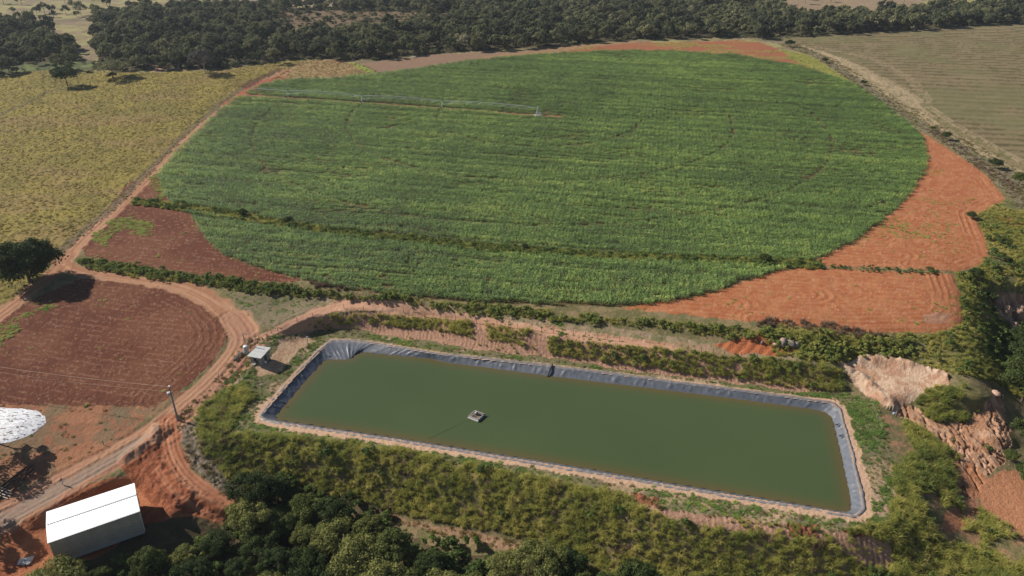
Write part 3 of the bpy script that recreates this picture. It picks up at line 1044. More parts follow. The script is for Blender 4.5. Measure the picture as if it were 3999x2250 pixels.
L.new(bp.outputs[0], b.inputs["Normal"])
lin = bpy.data.objects.new("pond_liner", mesh_np("pond_liner", LV, LF[:, ::-1], m, None, True))
link(lin)
tag(lin, "wrinkled grey plastic sheet lining the sloping banks of the rectangular pond", "pond liner")

# water sheet: fan of rings towards the middle so its murk can vary with depth
wr_ = []
steps_ = [(-.4, 0), (0.3, 0), (1.2, 0), (3.0, 0), (6.0, 0)]
tree_ = []
inner = []
for d_, _ in steps_:
    inner.append(np.c_[WA - nrm * d_, np.full(NR, WATER_Z)])
m, N, L, b = new_mat("green_pond_water", .12, .5)
pos = N.new("ShaderNodeNewGeometry").outputs["Position"]
at = N.new("ShaderNodeAttribute")
at.attribute_name = "Col"
L.new(mix_col(N, L, 1.0, at.outputs["Color"], ramp(N, L, noise_node(N, L, pos, .03, 2, .5), [(.3, (.93, .93, .93)), (.7, (1.05, 1.05, 1.05))]), 'MULTIPLY'), b.inputs["Base Color"])
b.inputs["IOR"].default_value = 1.33
bp = N.new("ShaderNodeBump")
bp.inputs["Distance"].default_value = .012
bp.inputs["Strength"].default_value = .6
L.new(noise_node(N, L, pos, 1.6, 3, .6), bp.inputs["Height"])
L.new(bp.outputs[0], b.inputs["Normal"])
# grid water: clip a fine grid to the outline
gx = np.arange(WA[:, 0].min() - 1, WA[:, 0].max() + 1, .7)
gy = np.arange(WA[:, 1].min() - 1, WA[:, 1].max() + 1, .7)
GX, GY = np.meshgrid(gx, gy)
wpoly = csm(WA, 1)[::3]
ins = inpoly(wpoly + nrm[::3] * .5, GX, GY)
wd_, _, _ = pdist(GX, GY, [tuple(q) for q in wpoly[::2]] + [tuple(wpoly[0])])
wd_ = np.where(ins, wd_, 0)
dpt = np.clip(wd_ / 3.6, 0, 1)[..., None]
wc = np.array((.100, .074, .030)) * (1 - dpt) ** 1.5 + np.array((.058, .080, .030)) * (1 - (1 - dpt) ** 1.5)
wc = wc * (1 + .05 * (fbm(GX * .05, GY * .05, 130) - .5))[..., None]
gid = np.arange(GX.size).reshape(GX.shape)
wf = np.stack([gid[:-1, :-1], gid[:-1, 1:], gid[1:, 1:], gid[1:, :-1]], -1)
wm = (ins[:-1, :-1] & ins[1:, 1:] & ins[:-1, 1:] & ins[1:, :-1])
wf = wf[wm]
used, inv = np.unique(wf, return_inverse=True)
wp = np.stack([GX.ravel(), GY.ravel(), np.full(GX.size, WATER_Z)], -1)
wo = bpy.data.objects.new("water", mesh_np("water", wp[used], inv.reshape(-1, 4), m, wc.reshape(-1, 3)[used], True))
link(wo)
tag(wo, kind="structure")

# ------------------------------------------------------------------ plants
def proto_obj(name, verts, faces, mat):
    return bpy.data.objects.new(name, mesh_np(name, verts, faces, mat))


def blades(rs, nb, hmin, hmax, wid, rad, spread, droop=.5, seg=3):
    """fan of arching blades -> verts, quads"""
    Vv, Ff = [], []
    for k in range(nb):
        a = rs.random() * 2 * math.pi
        r0 = rad * math.sqrt(rs.random())
        a0 = rs.random() * 2 * math.pi
        bx, by = r0 * math.cos(a0), r0 * math.sin(a0)
        h = hmin + (hmax - hmin) * rs.random()
        out = spread * (.3 + rs.random()) * h
        w = wid * (.6 + .8 * rs.random())
        px, py = -math.sin(a) * w / 2, math.cos(a) * w / 2
        tw = (rs.random() - .5) * 1.2
        px, py = px * math.cos(tw) - py * math.sin(tw), px * math.sin(tw) + py * math.cos(tw)
        b0 = len(Vv)
        for i in range(seg + 1):
            t = i / seg
            o = out * t * t
            z = h * (t - droop * t ** 3)
            ww_ = (1 - .85 * t)
            x, y = bx + o * math.cos(a), by + o * math.sin(a)
            Vv += [(x - px * ww_, y - py * ww_, z), (x + px * ww_, y + py * ww_, z)]
        for i in range(seg):
            q = b0 + 2 * i
            Ff.append((q, q + 1, q + 3, q + 2))
    return np.array(Vv), np.array(Ff)


def corn_row(seed, length=2.0, h=1.35):
    rs = np.random.default_rng(seed)
    VV, FF, n0 = [], [], 0
    x = -length / 2
    while x < length / 2:
        hh = h * (.75 + .45 * rs.random())
        for k in range(6):
            a = (math.pi / 2 if k % 2 else -math.pi / 2) + rs.normal(0, .8)
            z0 = hh * (.15 + .13 * k)
            ln = .62 * (.7 + .5 * rs.random())
            w = .15
            px, py = -math.sin(a) * w / 2, math.cos(a) * w / 2
            ca, sa = math.cos(a), math.sin(a)
            y = rs.normal(0, .07)
            pts = [(0, 0, .5), (.5, .20, 1.15), (1.0, .02 + .2 * rs.random(), .25)]
            for o, zz, ww_ in pts:
                VV += [(x + ca * ln * o - px * ww_, y + sa * ln * o - py * ww_, z0 + zz), (x + ca * ln * o + px * ww_, y + sa * ln * o + py * ww_, z0 + zz)]
            FF += [(n0, n0 + 1, n0 + 3, n0 + 2), (n0 + 2, n0 + 3, n0 + 5, n0 + 4)]
            n0 += 6
        x += .33 * (.7 + .6 * rs.random())
    return np.array(VV), np.array(FF)


def leaf_quads(c, nrm, size, rs):
    """diamond leaf clumps: centres (n,3), normals (n,3)"""
    nn = nrm / (np.linalg.norm(nrm, axis=1)[:, None] + 1e-9)
    r = rs.normal(size=nn.shape)
    a = np.cross(nn, r)
    a /= np.linalg.norm(a, axis=1)[:, None] + 1e-9
    b = np.cross(nn, a)
    s = size * (.55 + .9 * rs.random(len(c)))[:, None]
    q = np.stack([c + a * s, c + b * s * .6 + nn * s * .12, c - a * s, c - b * s * .6 - nn * s * .1], 1)
    return q.reshape(-1, 3), np.arange(len(c) * 4).reshape(-1, 4)


def crown(seed, R, z0, z1, npuff, nleaf, leaf, flat=.75, fill=.30, low=-.25, pr0=.18, pr1=.36):
    rs = np.random.default_rng(seed)
    rz = (z1 - z0) / 2
    zc = (z0 + z1) / 2
    cs, ns = [], []
    pc_ = []
    for k in range(npuff):
        a = rs.random() * 2 * math.pi
        el = math.asin(rs.uniform(low, 1))
        rr_ = rs.uniform(.5, .86)
        pc_.append((R * rr_ * math.cos(el) * math.cos(a), R * rr_ * math.cos(el) * math.sin(a), zc + rz * rr_ * math.sin(el), R * rs.uniform(pr0, pr1)))
    w = np.array([p[3] ** 2 for p in pc_])
    cnt = rs.multinomial(nleaf, w / w.sum())
    for (x, y, z, pr), c_ in zip(pc_, cnt):
        d = rs.normal(size=(c_, 3))
        d[:, 2] = np.where(rs.random(c_) < .75, np.abs(d[:, 2]), d[:, 2])
        d /= np.linalg.norm(d, axis=1)[:, None]
        rad = pr * (1 - fill * rs.random(c_) ** 2) * (1 + .12 * rs.normal(size=c_))
        cs.append(np.array([x, y, z]) + d * rad[:, None] * np.array([1, 1, flat]))
        ns.append(d + rs.normal(size=(c_, 3)) * .55)
    return leaf_quads(np.concatenate(cs), np.concatenate(ns), leaf, rs)


def limbs(seed, R, z0, z1, tr, nl=6):
    """tapered trunk with limbs as one mesh builder"""
    r = random.Random(seed)
    mb = MB()
    zt = z0 + (z1 - z0) * .25
    bend = (r.uniform(-.4, .4), r.uniform(-.4, .4))
    mb.tube([(0, 0, -.4), (bend[0] * .4, bend[1] * .4, zt * .5), (bend[0], bend[1], zt)], [tr * 1.25, tr, tr * .75], 7)
    for k in range(nl):
        a = 2 * math.pi * (k + r.random() * .6) / nl
        q = r.uniform(.45, .8)
        e = (math.cos(a) * R * q, math.sin(a) * R * q, z0 + (z1 - z0) * r.uniform(.45, .85))
        mid = (bend[0] + e[0] * .45, bend[1] + e[1] * .45, zt + (e[2] - zt) * .6)
        mb.tube([(bend[0], bend[1], zt * .8), mid, e], [tr * .55, tr * .35, tr * .1], 5)
    return mb


def tone_mat(name, cols, lscale=1.2, lamt=.45, rough=.75, trans=.2, spec=.2):
    m, N, L, b = new_mat(name, rough, spec)
    at = N.new("ShaderNodeAttribute")
    at.attribute_type = 'INSTANCER'
    at.attribute_name = "tone"
    pos = N.new("ShaderNodeNewGeometry").outputs["Position"]
    n1 = noise_node(N, L, pos, lscale, 2, .6)
    f = math_node(N, L, 'ADD', at.outputs["Fac"], math_node(N, L, 'MULTIPLY', math_node(N, L, 'SUBTRACT', n1, .5), lamt * 2))
    k = len(cols)
    c = ramp(N, L, f, [(i / (k - 1), cc) for i, cc in enumerate(cols)])
    L.new(c, b.inputs["Base Color"])
    if trans:
        t = N.new("ShaderNodeBsdfTranslucent")
        L.new(c, t.inputs[0])
        ms = N.new("ShaderNodeMixShader")
        ms.inputs[0].default_value = trans
        L.new(b.outputs[0], ms.inputs[1])
        L.new(t.outputs[0], ms.inputs[2])
        L.new(ms.outputs[0], N["Material Output"].inputs[0])
    return m


def stuff(name, protos, pos, rot, scl, tone, label=None, cat=None, tilt=.12):
    """one object that sets copies of the prototypes on its points"""
    pos = np.asarray(pos, np.float32)
    n_ = len(pos)
    me = bpy.data.meshes.new(name)
    me.vertices.add(n_)
    me.vertices.foreach_set("co", pos.ravel())
    rv = np.c_[RNG.normal(0, tilt, n_), RNG.normal(0, tilt, n_), rot].astype(np.float32)
    scl = np.asarray(scl, np.float32)
    if scl.ndim == 1:
        scl = np.repeat(scl[:, None], 3, 1)
    for nm, dt, arr in (("rot", 'FLOAT_VECTOR', rv), ("scl", 'FLOAT_VECTOR', scl)):
        a = me.attributes.new(nm, dt, 'POINT')
        a.data.foreach_set("vector", arr.ravel())
    a = me.attributes.new("tone", 'FLOAT', 'POINT')
    a.data.foreach_set("value", np.clip(tone, 0, 1).astype(np.float32))
    a = me.attributes.new("pick", 'INT', 'POINT')
    a.data.foreach_set("value", RNG.integers(0, len(protos), n_).astype(np.int32))
    o = bpy.data.objects.new(name, me)
    link(o)
    ng = bpy.data.node_groups.new(name + "_scatter", 'GeometryNodeTree')
    ng.interface.new_socket("Geometry", in_out='INPUT', socket_type='NodeSocketGeometry')
    ng.interface.new_socket("Geometry", in_out='OUTPUT', socket_type='NodeSocketGeometry')
    N, L = ng.nodes, ng.links
    gi, go = N.new("NodeGroupInput"), N.new("NodeGroupOutput")
    join = N.new("GeometryNodeJoinGeometry")
    for p in protos:
        oi = N.new("GeometryNodeObjectInfo")
        oi.inputs["Object"].default_value = p
        oi.inputs["As Instance"].default_value = True
        L.new(oi.outputs["Geometry"], join.inputs[0])
    iop = N.new("GeometryNodeInstanceOnPoints")
    L.new(gi.outputs[0], iop.inputs["Points"])
    L.new(join.outputs[0], iop.inputs["Instance"])
    iop.inputs["Pick Instance"].default_value = True

    def attr(nm, ty):
        t = N.new("GeometryNodeInputNamedAttribute")
        t.data_type = ty
        t.inputs["Name"].default_value = nm
        return t.outputs["Attribute"]
    L.new(attr("pick", 'INT'), iop.inputs["Instance Index"])
    e2r = N.new("FunctionNodeEulerToRotation")
    L.new(attr("rot", 'FLOAT_VECTOR'), e2r.inputs[0])
    L.new(e2r.outputs[0], iop.inputs["Rotation"])
    L.new(attr("scl", 'FLOAT_VECTOR'), iop.inputs["Scale"])
    L.new(iop.outputs[0], go.inputs[0])
    md = o.modifiers.new("scatter", 'NODES')
    md.node_group = ng
    tag(o, label, cat, None, "stuff")
    return o


AREA = np.abs((X[:-1, 1:] - X[:-1, :-1]) * (Y[:-1, :-1] - Y[1:, :-1]))


def scatter(mask, dens):
    """random points of the land where mask, dens per square metre"""
    m = mask[:-1, :-1]
    d = (dens if np.isscalar(dens) else dens[:-1, :-1]) * AREA * m
    c = RNG.poisson(np.clip(d, 0, 60))
    j, i = np.nonzero(c)
    k = c[j, i]
    j = np.repeat(j, k)
    i = np.repeat(i, k)
    a = RNG.random(len(i))
    b = RNG.random(len(i))
    u = us[i] * (1 - a) + us[i + 1] * a
    v = vs_[j] * (1 - b) + vs_[j + 1] * b
    z = zmap(u, v)
    x, y = at_z(u, v, z)
    return np.c_[x, y, z - .03], u, v


def rnd(n_):
    return RNG.random(n_)


# ---- crop
M_CROP = tone_mat("green_crop_leaves", [(.085, .12, .052), (.145, .225, .068), (.205, .325, .084), (.44, .53, .14)], 1.1, .42, .6, .36, .3)
rowp = [proto_obj("crop_row_part", *corn_row(50 + k), M_CROP) for k in range(6)]
c0 = G(1400, 400)
ca, sa = math.cos(ROWA), math.sin(ROWA)
t_ = np.arange(-290, 290, 1.95)
q_ = np.arange(-290, 250, .95)
TT, QQ = np.meshgrid(t_, q_)
TT = TT + rnd(TT.shape) * .9
cx_ = c0.x + TT * ca - QQ * sa
cy_ = c0.y + TT * sa + QQ * ca
cx_, cy_, QQf = cx_.ravel(), cy_.ravel(), QQ.ravel()
cz_, cu, cv = land(cx_, cy_)
pm = FOC / np.hypot(np.hypot(cx_, cy_), 100 - cz_)
wob_ = (vnoise(cx_ * .5, cy_ * .5, 7) - .5)
ok = inpoly(CROP, cu + wob_ * 1.8 * pm, cv + wob_ * .8 * pm)
BANDC = [(330, 508), (400, 514), (450, 522), (600, 545), (760, 575), (1000, 602), (1250, 628), (1500, 646), (1800, 656), (2045, 668)]
bandd, _, _ = pdist(cx_, cy_, wl(BANDC))
ok &= bandd > 2.9
armd_, armr_, arms_ = pdist(cx_, cy_, wl([(600, 238), (725, 247), (912, 260), (1113, 273), (1300, 288), (1410, 294)]))
ok &= armd_ > 1.5 + .8 * rnd(len(cx_))
armlow = (armd_ < 9)
rad_ = np.hypot(cx_ - PIV.x, cy_ - PIV.y)
ang_ = np.arctan2(cy_ - PIV.y, cx_ - PIV.x)
gapn = fbm(ang_ * 6, rad_ * .02, 140)
for r_ in wheel_r:
    below = (cy_ < PIV.y + 10)
    ok &= ~((np.abs(rad_ - r_) < .6) & below & (gapn > .28))
patch = fbm(cx_ * .045, cy_ * .045, 141)
patch2 = fbm(cx_ * .02 + 3, cy_ * .3, 142)
rowgap = vnoise(QQf * .22, cx_ * .012, 143)
dens_ = 1.0 - .40 * S(patch, .68, .84) - .25 * S(patch2, .68, .84) - .4 * S(rowgap, .86, .97) - .05
dens_ = dens_ * np.where(np.round(QQf / .95).astype(int) % 8 == 0, np.where(vnoise(QQf * 3.1, cx_ * .015, 148) > .35, .22, 1.0), 1.0)
ok &= rnd(len(cx_)) < dens_
edge_l = S(430 - cu - (cv - 440) * .15 + 140, 0, 200)
hgt = .85 + .5 * fbm(cx_ * .06, cy_ * .06, 144) + .38 * (rnd(len(cx_)) - .3) - .45 * S(patch, .52, .7)
tone_ = .33 + .5 * (fbm(cx_ * .03, cy_ * .03, 145) - .5) + .22 * (fbm(cx_ * .2, cy_ * .2, 146) - .5) + .5 * (rnd(len(cx_)) - .2) + .3 * edge_l * (cv < 520)
tone_ += .10 * S(vnoise(QQf * .35, cx_ * .01, 147), .5, .8)
rowr = np.random.default_rng(8).random(2000)[(np.round(QQf / .95).astype(int) + 900) % 2000]
tone_ += .44 * (rowr - .5)
hgt += .42 * (rowr - .5)
near_edge = ~inpoly([(a_ * .985 + 1400 * .015, b__ * .985 + 430 * .015) for a_, b__ in CROP], cu, cv)
hgt += .15 * near_edge
cp = np.c_[cx_, cy_, cz_ - .05][ok]
stuff("crop", rowp, cp, np.full(len(cp), ROWA) + RNG.normal(0, .05, len(cp)) + math.pi * (rnd(len(cp)) > .5), np.c_[np.ones(len(cp)), np.ones(len(cp)) * 1.05, hgt[ok]], tone_[ok],
      "round field of green leafy crop in rows, cut by a grassed bank", "crop", .02)

# ---- tall grasses, brush, tufts
M_TALL = tone_mat("tall_grass_blades", [(.14, .18, .05), (.29, .31, .075), (.47, .43, .115), (.62, .53, .20)], .45, .42, .6, .45, .12)
M_TUFT = tone_mat("low_green_tufts", [(.09, .155, .045), (.16, .255, .06), (.27, .35, .08), (.42, .42, .12)], .8, .2, .7, .35, .1)
M_DRY = tone_mat("dry_grass_blades", [(.12, .10, .035), (.20, .165, .048), (.28, .225, .062), (.36, .29, .10)], .6, .25, .7, .25, .08)
M_BROWN = tone_mat("withered_grass_blades", [(.14, .095, .065), (.22, .15, .10), (.30, .21, .14)], .6, .25, .7, .2, .15)
M_SHRUB = tone_mat("shrub_leaves", [(.06, .095, .03), (.12, .17, .045), (.22, .26, .065), (.36, .36, .10)], .6, .25, .65, .3, .12)
rs_ = np.random.default_rng(5)
tallp = [proto_obj("grass_clump", *blades(rs_, 40, 1.0, 2.7, .12, .5, .62, .5), M_TALL) for k in range(6)]
dryp = [proto_obj("pasture_tuft", *blades(rs_, 26, .22, .6, .10, .42, .55, .4, 2), M_DRY) for k in range(4)]
tuftp = [proto_obj("weed_tuft", *blades(rs_, 34, .3, .62, .16, .45, .8, .5, 2), M_TUFT) for k in range(4)]
brownp = [proto_obj("withered_clump", *blades(rs_, 56, 1.1, 2.2, .10, .6, .3, .3), M_BROWN) for k in range(3)]


def shrub_proto(seed, R, H, nl, leaf, mat):
    v, f = crown(seed, R, H * .1, H, 9, nl, leaf, .8, .5)
    return proto_obj("shrub_part", v, f, mat)


shrubp = [shrub_proto(60 + k, 1.5, 1.9, 420, .17, M_SHRUB) for k in range(5)]


def put(name, protos, mask, dens, s0, s1, tone, label, cat, zs=None):
    p, u, v = scatter(mask, dens)
    n_ = len(p)
    s = (s0 + (s1 - s0) * rnd(n_) ** 1.4) * (.7 + .65 * fbm(p[:, 0] * .22, p[:, 1] * .22, 77))
    if zs is not None:
        s = np.c_[s, s, s * zs]
    t = tone(p, u, v) if callable(tone) else np.full(n_, tone)
    t = t + (rnd(n_) - .5) * .3
    return stuff(name, protos, p, rnd(n_) * 6.283, s, t, label, cat)


def tn(base, amp, sc, seed):
    return lambda p, u, v: base + amp * (fbm(p[:, 0] * sc, p[:, 1] * sc, seed) - .5) * 2 + .5 * (fbm(p[:, 0] * .6, p[:, 1] * .6, seed + 1) - .5)


vis = (U > -60) & (U < 2640) & (V < 1560)
ORNG = inpoly(ORANGE2, UW, VW) | inpoly(ORANGE3, UW, VW)
# near slope of the dam and the slope on its left, taller towards the foot
nsl = (inpoly(NEARSLOPE, UW, VW) & ~inpoly(RIBBED, U, V) & ~inpoly(REDSPOT, U, V) & ~inpoly(REDSPOT2, U, V) & ~inpoly(DRYPATH, U, V)) | inpoly([(495, 1050), (560, 1110), (610, 1180), (660, 1250), (620, 1240), (560, 1185), (510, 1130), (488, 1085)], UW, VW) | \
      (inpoly([(1480, 1380), (1700, 1380), (2080, 1360), (2180, 1440), (2300, 1440), (2320, 1620), (1400, 1620), (1400, 1440)], UW, VW))
nsl |= inpoly([(505, 1020), (560, 985), (620, 960), (640, 1000), (560, 1100), (505, 1120)], UW, VW)
nsl &= ~inpoly(VERGE2, UW, VW)
put("tall_grass", tallp, nsl & vis, 3.4 * S(fbm(X * .1, Y * .1, 150), .15, .33), .3, 1.0, tn(.44, .42, .09, 151),
    "dense tall yellow green grass on the dam slope below the pond", "tall grass")
gs = (gr & ~ORNG & ~er & ~og & ~pp & ~mo & ~cut) & vis
gs &= ~inpoly([(2190, 1000), (2235, 1000), (2300, 1130), (2250, 1180)], U, V)
gs &= ~inpoly([(2385, 1130), (2440, 1225), (2465, 1290), (2440, 1330), (2400, 1240)], U, V)
gs &= ~inpoly([(2400, 1330), (2470, 1340), (2450, 1380), (2400, 1370)], U, V)
put("tall_grass", tallp, gs, 3.0 * S(fbm(X * .08, Y * .08, 152), .26, .42), .3, 1.1, tn(.40, .38, .08, 153),
    "tall yellowish grass running down beside the right end of the pond", "tall grass")
put("tall_grass", tallp, mo & vis & (nA + .5 * nB > .62), 3.0, .4, 1.2, tn(.38, .25, .1, 154), "round mound of tall grass beside the pale clay pit", "tall grass")
# brush on the far right
bm = br & vis & ~inpoly(PALEPIT, U, V) & ~cl
put("rough_grass", tallp, bm, 2.4 * S(fbm(X * .09, Y * .09, 155), .25, .42), .25, .7, tn(.62, .35, .06, 156),
    "yellow green rough grass on the right of the red field", "rough grass")
put("brush", shrubp, bm, .03 + .08 * S(fbm(X * .05, Y * .05, 157), .5, .65), .35, 1.0, tn(.45, .4, .06, 158), "scattered green brush on the right of the red field", "brush")
put("gully_brush", shrubp, vis & (inpoly([(2490, 880), (2500, 830), (2560, 835), (2700, 760), (2700, 1100), (2560, 980), (2520, 970)], UW, VW)) & ~cl, .22, .5, 1.3, tn(.38, .25, .06, 159),
    "dark green bushes filling the gully at the right edge", "brush")
# hedge along the track and over the crop's grassed bank
hedge = inpoly([(188, 650), (240, 655), (330, 668), (430, 685), (560, 700), (700, 716), (800, 735), (900, 745), (1000, 742), (1010, 762), (880, 752), (720, 742), (600, 735), (500, 712), (420, 706), (300, 690), (200, 672)], UW, VW)
put("roadside_brush", shrubp, hedge & vis, .85, .4, .9, tn(.50, .3, .05, 160), "long strip of bushy green growth above the dirt road bend", "brush", .9)
put("roadside_grass", tallp, hedge & vis, 2.2, .25, .75, tn(.40, .3, .05, 161), "tall green grass in the strip above the dirt road bend", "tall grass")
bank = inpoly([(1000, 742), (1100, 762), (1300, 775), (1480, 790), (1520, 800), (1800, 820), (2040, 838), (2150, 846), (2300, 858), (2300, 900), (2150, 905), (2060, 905), (1950, 895), (1920, 842), (1860, 855), (1780, 842), (1600, 818), (1480, 815), (1300, 800), (1100, 775), (1030, 765)], UW, VW)
bank2 = inpoly([(1010, 745), (1100, 760), (1260, 768), (1390, 785), (1390, 800), (1250, 800), (1100, 782), (1030, 772)], UW, VW)
bankm = (bank | bank2) & vis & ~inpoly([(1385, 775), (1460, 783), (1450, 800), (1390, 800)], U, V)
put("bank_brush", shrubp, bankm, .75, .4, .9, tn(.66, .3, .05, 162), "yellow green brush on the bank between crop and sandy track", "brush", .85)
put("bank_grass", tallp, bankm, 2.4, .25, .7, tn(.5, .3, .05, 163), "tall grass on the bank between crop and sandy track", "tall grass")
wither = inpoly([(2010, 806), (2080, 812), (2180, 830), (2240, 845), (2150, 850), (2040, 838), (2000, 826)], UW, VW) | inpoly([(1900, 803), (1990, 805), (1990, 822), (1900, 818)], UW, VW) | inpoly([(760, 710), (850, 718), (900, 735), (800, 728)], UW, VW)
put("withered_grass", brownp, wither & vis, .8, .7, 1.05, tn(.5, .4, .1, 164), "withered brown tall grass along the edge of the red field", "dry grass")
# upper lip of the cutting
lip = inpoly([(770, 818), (800, 800), (891, 790), (1000, 794), (1100, 804), (1160, 809), (1325, 831), (1400, 850), (1400, 885), (1325, 862), (1230, 858), (1160, 842), (1080, 828), (1000, 820), (900, 811), (820, 824)], UW, VW)
lip2 = inpoly([(1150, 818), (1250, 822), (1335, 838), (1420, 858), (1600, 870), (1800, 890), (1960, 905), (2110, 925), (2128, 985), (2000, 975), (1850, 952), (1700, 935), (1500, 905), (1380, 890), (1330, 868), (1180, 838)], UW, VW)
lipd = .9 * S(fbm(X * .14, Y * .14, 165), .34, .46)
put("cutting_grass", tallp, (lip | lip2) & vis, np.where(lip2 & (U > 1380), 3.0, lipd * 4.5), .3, .85, tn(.48, .35, .08, 166), "shaggy grass hanging over the earth cutting behind the pond", "tall grass")
put("cutting_brush", shrubp, lip2 & vis & (U > 1380), .32, .35, .75, tn(.5, .3, .08, 167), "low bushes on the earth cutting behind the pond", "brush")
# grassed bank across the crop
bd_, br_, _ = pdist(X, Y, wl(BANDC))
bw = (bd_ < 2.7) & (U > 330) & vis
put("grassed_bank", shrubp, bw, np.where(br_ < 70, .35, .65), .5, .95, tn(.46, .25, .04, 168), "narrow bushy green bank running across the round crop", "brush", .9)
put("bank_tall_grass", tallp, bw, 3.0, .45, .85, tn(.42, .25, .04, 169), "long grass on the narrow bank across the round crop", "tall grass")
bd2, _, _ = pdist(X, Y, wl([(2100, 674), (2200, 679), (2300, 683), (2350, 684)]))
put("field_bank_brush", shrubp, (bd2 < 1.6) & vis, .5, .35, .62, tn(.3, .25, .08, 170), "dark scrubby bank between the two red fields", "brush", .85)
# low tufts on the pond bench, weeds on the soils
bt = ~inpoly(SANDY2, UW, VW) & bn & ~hole & (rdist > 1.8) & ~inpoly(CUT, U, V) & vis
tf = fbm(X * .13, Y * .13, 171)
line_t = ((V < 1000) & (U > 850)) | (U > 2130)
put("bench_tufts", tuftp, bt, 2.4 * S(tf, .44, .58) * np.where(line_t, 1.3, .5) + .15, .45, 1.25, tn(.38, .35, .1, 172), "low bright green weed tufts on the flat ground round the pond", "weeds", .8)
put("bench_dry_grass", dryp, bt, 1.1, .4, .9, tn(.2, .35, .1, 173), "thin dry grass on the flat ground round the pond", "dry grass")
put("left_bench_weeds", tuftp, inpoly([(560, 985), (640, 930), (650, 960), (620, 1040), (540, 1110), (500, 1090)], UW, VW) & vis, 1.3, .5, 1.3, tn(.4, .3, .1, 174), "green weeds between the shed and the dam slope", "weeds")
put("triangle_weeds", tuftp, tri & vis, .9 * S(fbm(X * .2, Y * .2, 175), .42, .6), .4, 1.0, tn(.4, .3, .1, 176), "patchy green weeds inside the road bend above the shed", "weeds", .7)
tg = inpoly([(1060, 785), (1380, 812), (1700, 852), (2000, 893), (2100, 918), (2080, 930), (1700, 880), (1400, 842), (1150, 797)], UW, VW) & ~inpoly(REDPIT, U, V)
put("track_grass", tuftp, tg & vis, .5 * S(fbm(X * .12, Y * .3, 177), .45, .6) + .06, .35, .9, tn(.5, .4, .1, 178), "thin grass and weeds along the sandy track", "weeds", .6)
put("track_weeds", tuftp, inpoly([(1385, 790), (1410, 795), (1418, 845), (1395, 845)], UW, VW) & vis, 1.6, .6, 1.4, .3, "strip of green weeds crossing the sandy track", "weeds", .7)
nsx = inpoly([(650, 1068), (1000, 1112), (1400, 1178), (1700, 1232), (2140, 1305), (2230, 1300), (2200, 1335), (1700, 1285), (1300, 1190), (1000, 1130), (650, 1090)], UW, VW)
put("dam_crest_weeds", tuftp, nsx & vis, .16 * S(fbm(X * .2, Y * .2, 179), .5, .62) + .04, .4, 1.1, tn(.4, .4, .1, 180), "scattered weeds on the crest of the dam", "weeds", .7)
# weeds on ploughed soils
wl1 = inpoly([(230, 590), (260, 560), (300, 545), (340, 545), (385, 560), (380, 590), (330, 590), (290, 600), (260, 620), (235, 615)], UF, VF)
wl1 |= inpoly([(395, 400), (420, 430), (430, 480), (400, 500), (380, 470), (375, 440)], UF, VF)
wl2 = inpoly([(-100, 860), (0, 820), (60, 790), (120, 765), (140, 770), (90, 800), (40, 835), (0, 870), (-100, 900)], UF, VF)
wn_ = fbm(X * .18, Y * .18, 181)
put("field_weeds", tuftp, (rl | pl_) & vis, 3.0 * (wl1 | wl2) * S(wn_, .38, .52) + .05 * S(wn_, .55, .62), .5, 1.3, tn(.85, .2, .1, 182), "yellow green weeds sprouting on the dark red ploughed soil", "weeds", .9)
wr3 = fbm(X * .07, Y * .13, 183)
wr_r = S(wr3, .48, .60) * np.where(V < 600, 1.0, .25) * np.where((U > 2250) | (V < 640), 1, .5)
put("red_field_weeds", tuftp, (r1 | r2) & vis & (ed1 > 5), .7 * wr_r + .012, .45, 1.1, tn(.8, .25, .1, 184), "yellow green weeds scattered on the orange red field", "weeds", .8)
put("far_margin_weeds", tuftp, (fr | inpoly(YELLOWMARGIN, U, V)) & vis, .25 * S(fbm(X * .03, Y * .09, 66), .48, .62) + .4 * inpoly(YELLOWMARGIN, UW, VW), .6, 1.2, .85, "yellow green grass on the far red strip past the crop", "grass", .8)
# pasture tufts
pd = .7 * S(tuss, .40, .6) + .25
put("pasture_grass", dryp, (pas | hump) & vis & (V > 150), pd * np.clip(PXM / 4, .25, 1), .45, 1.25, tn(.52, .3, .05, 185), "tussocky olive and straw coloured grass of the sloping pasture", "grass", .9)
put("margin_grass", dryp, mg & vis & ~stb & (V > 110), .5, .7, 1.6, tn(.25, .3, .06, 186), "dry grey grass along the lane beside the stubble field", "dry grass", .9)
put("margin_brush", brownp, vis & inpoly([(2320, 318), (2370, 340), (2420, 372), (2460, 400), (2560, 470), (2560, 490), (2450, 415), (2350, 345)], UW, VW), .4, .4, .8, .6, "brown weedy bank beside the stubble field", "dry grass")
put("stubble", dryp, stb & vis & (V > 60), .35 * S(rs, .5, .9) * np.clip(PXM / 4, .2, 1), .5, 1.1, tn(.1, .3, .03, 187), "rows of pale cut straw stubble", "stubble", .9)
put("verge_grass", dryp, (gv | inpoly([(440, 1050), (480, 1030), (500, 1100), (520, 1160), (600, 1240), (560, 1230), (480, 1160)], UW, VW)) & vis, .8, .6, 1.5, tn(.1, .25, .1, 188), "grey dried grass on the verge between track and dam", "dry grass")
put("path_grass", dryp, inpoly(DRYPATH, UW, VW) & vis, 1.2, .6, 1.4, tn(.3, .25, .1, 189), "dry tan grass on the path at the foot of the dam", "dry grass")
put("yard_weeds", dryp, bl & vis, .10, .5, 1.2, tn(.3, .3, .1, 190), "sparse dry weeds on the bare ground by the tarpaulin mound", "dry grass")

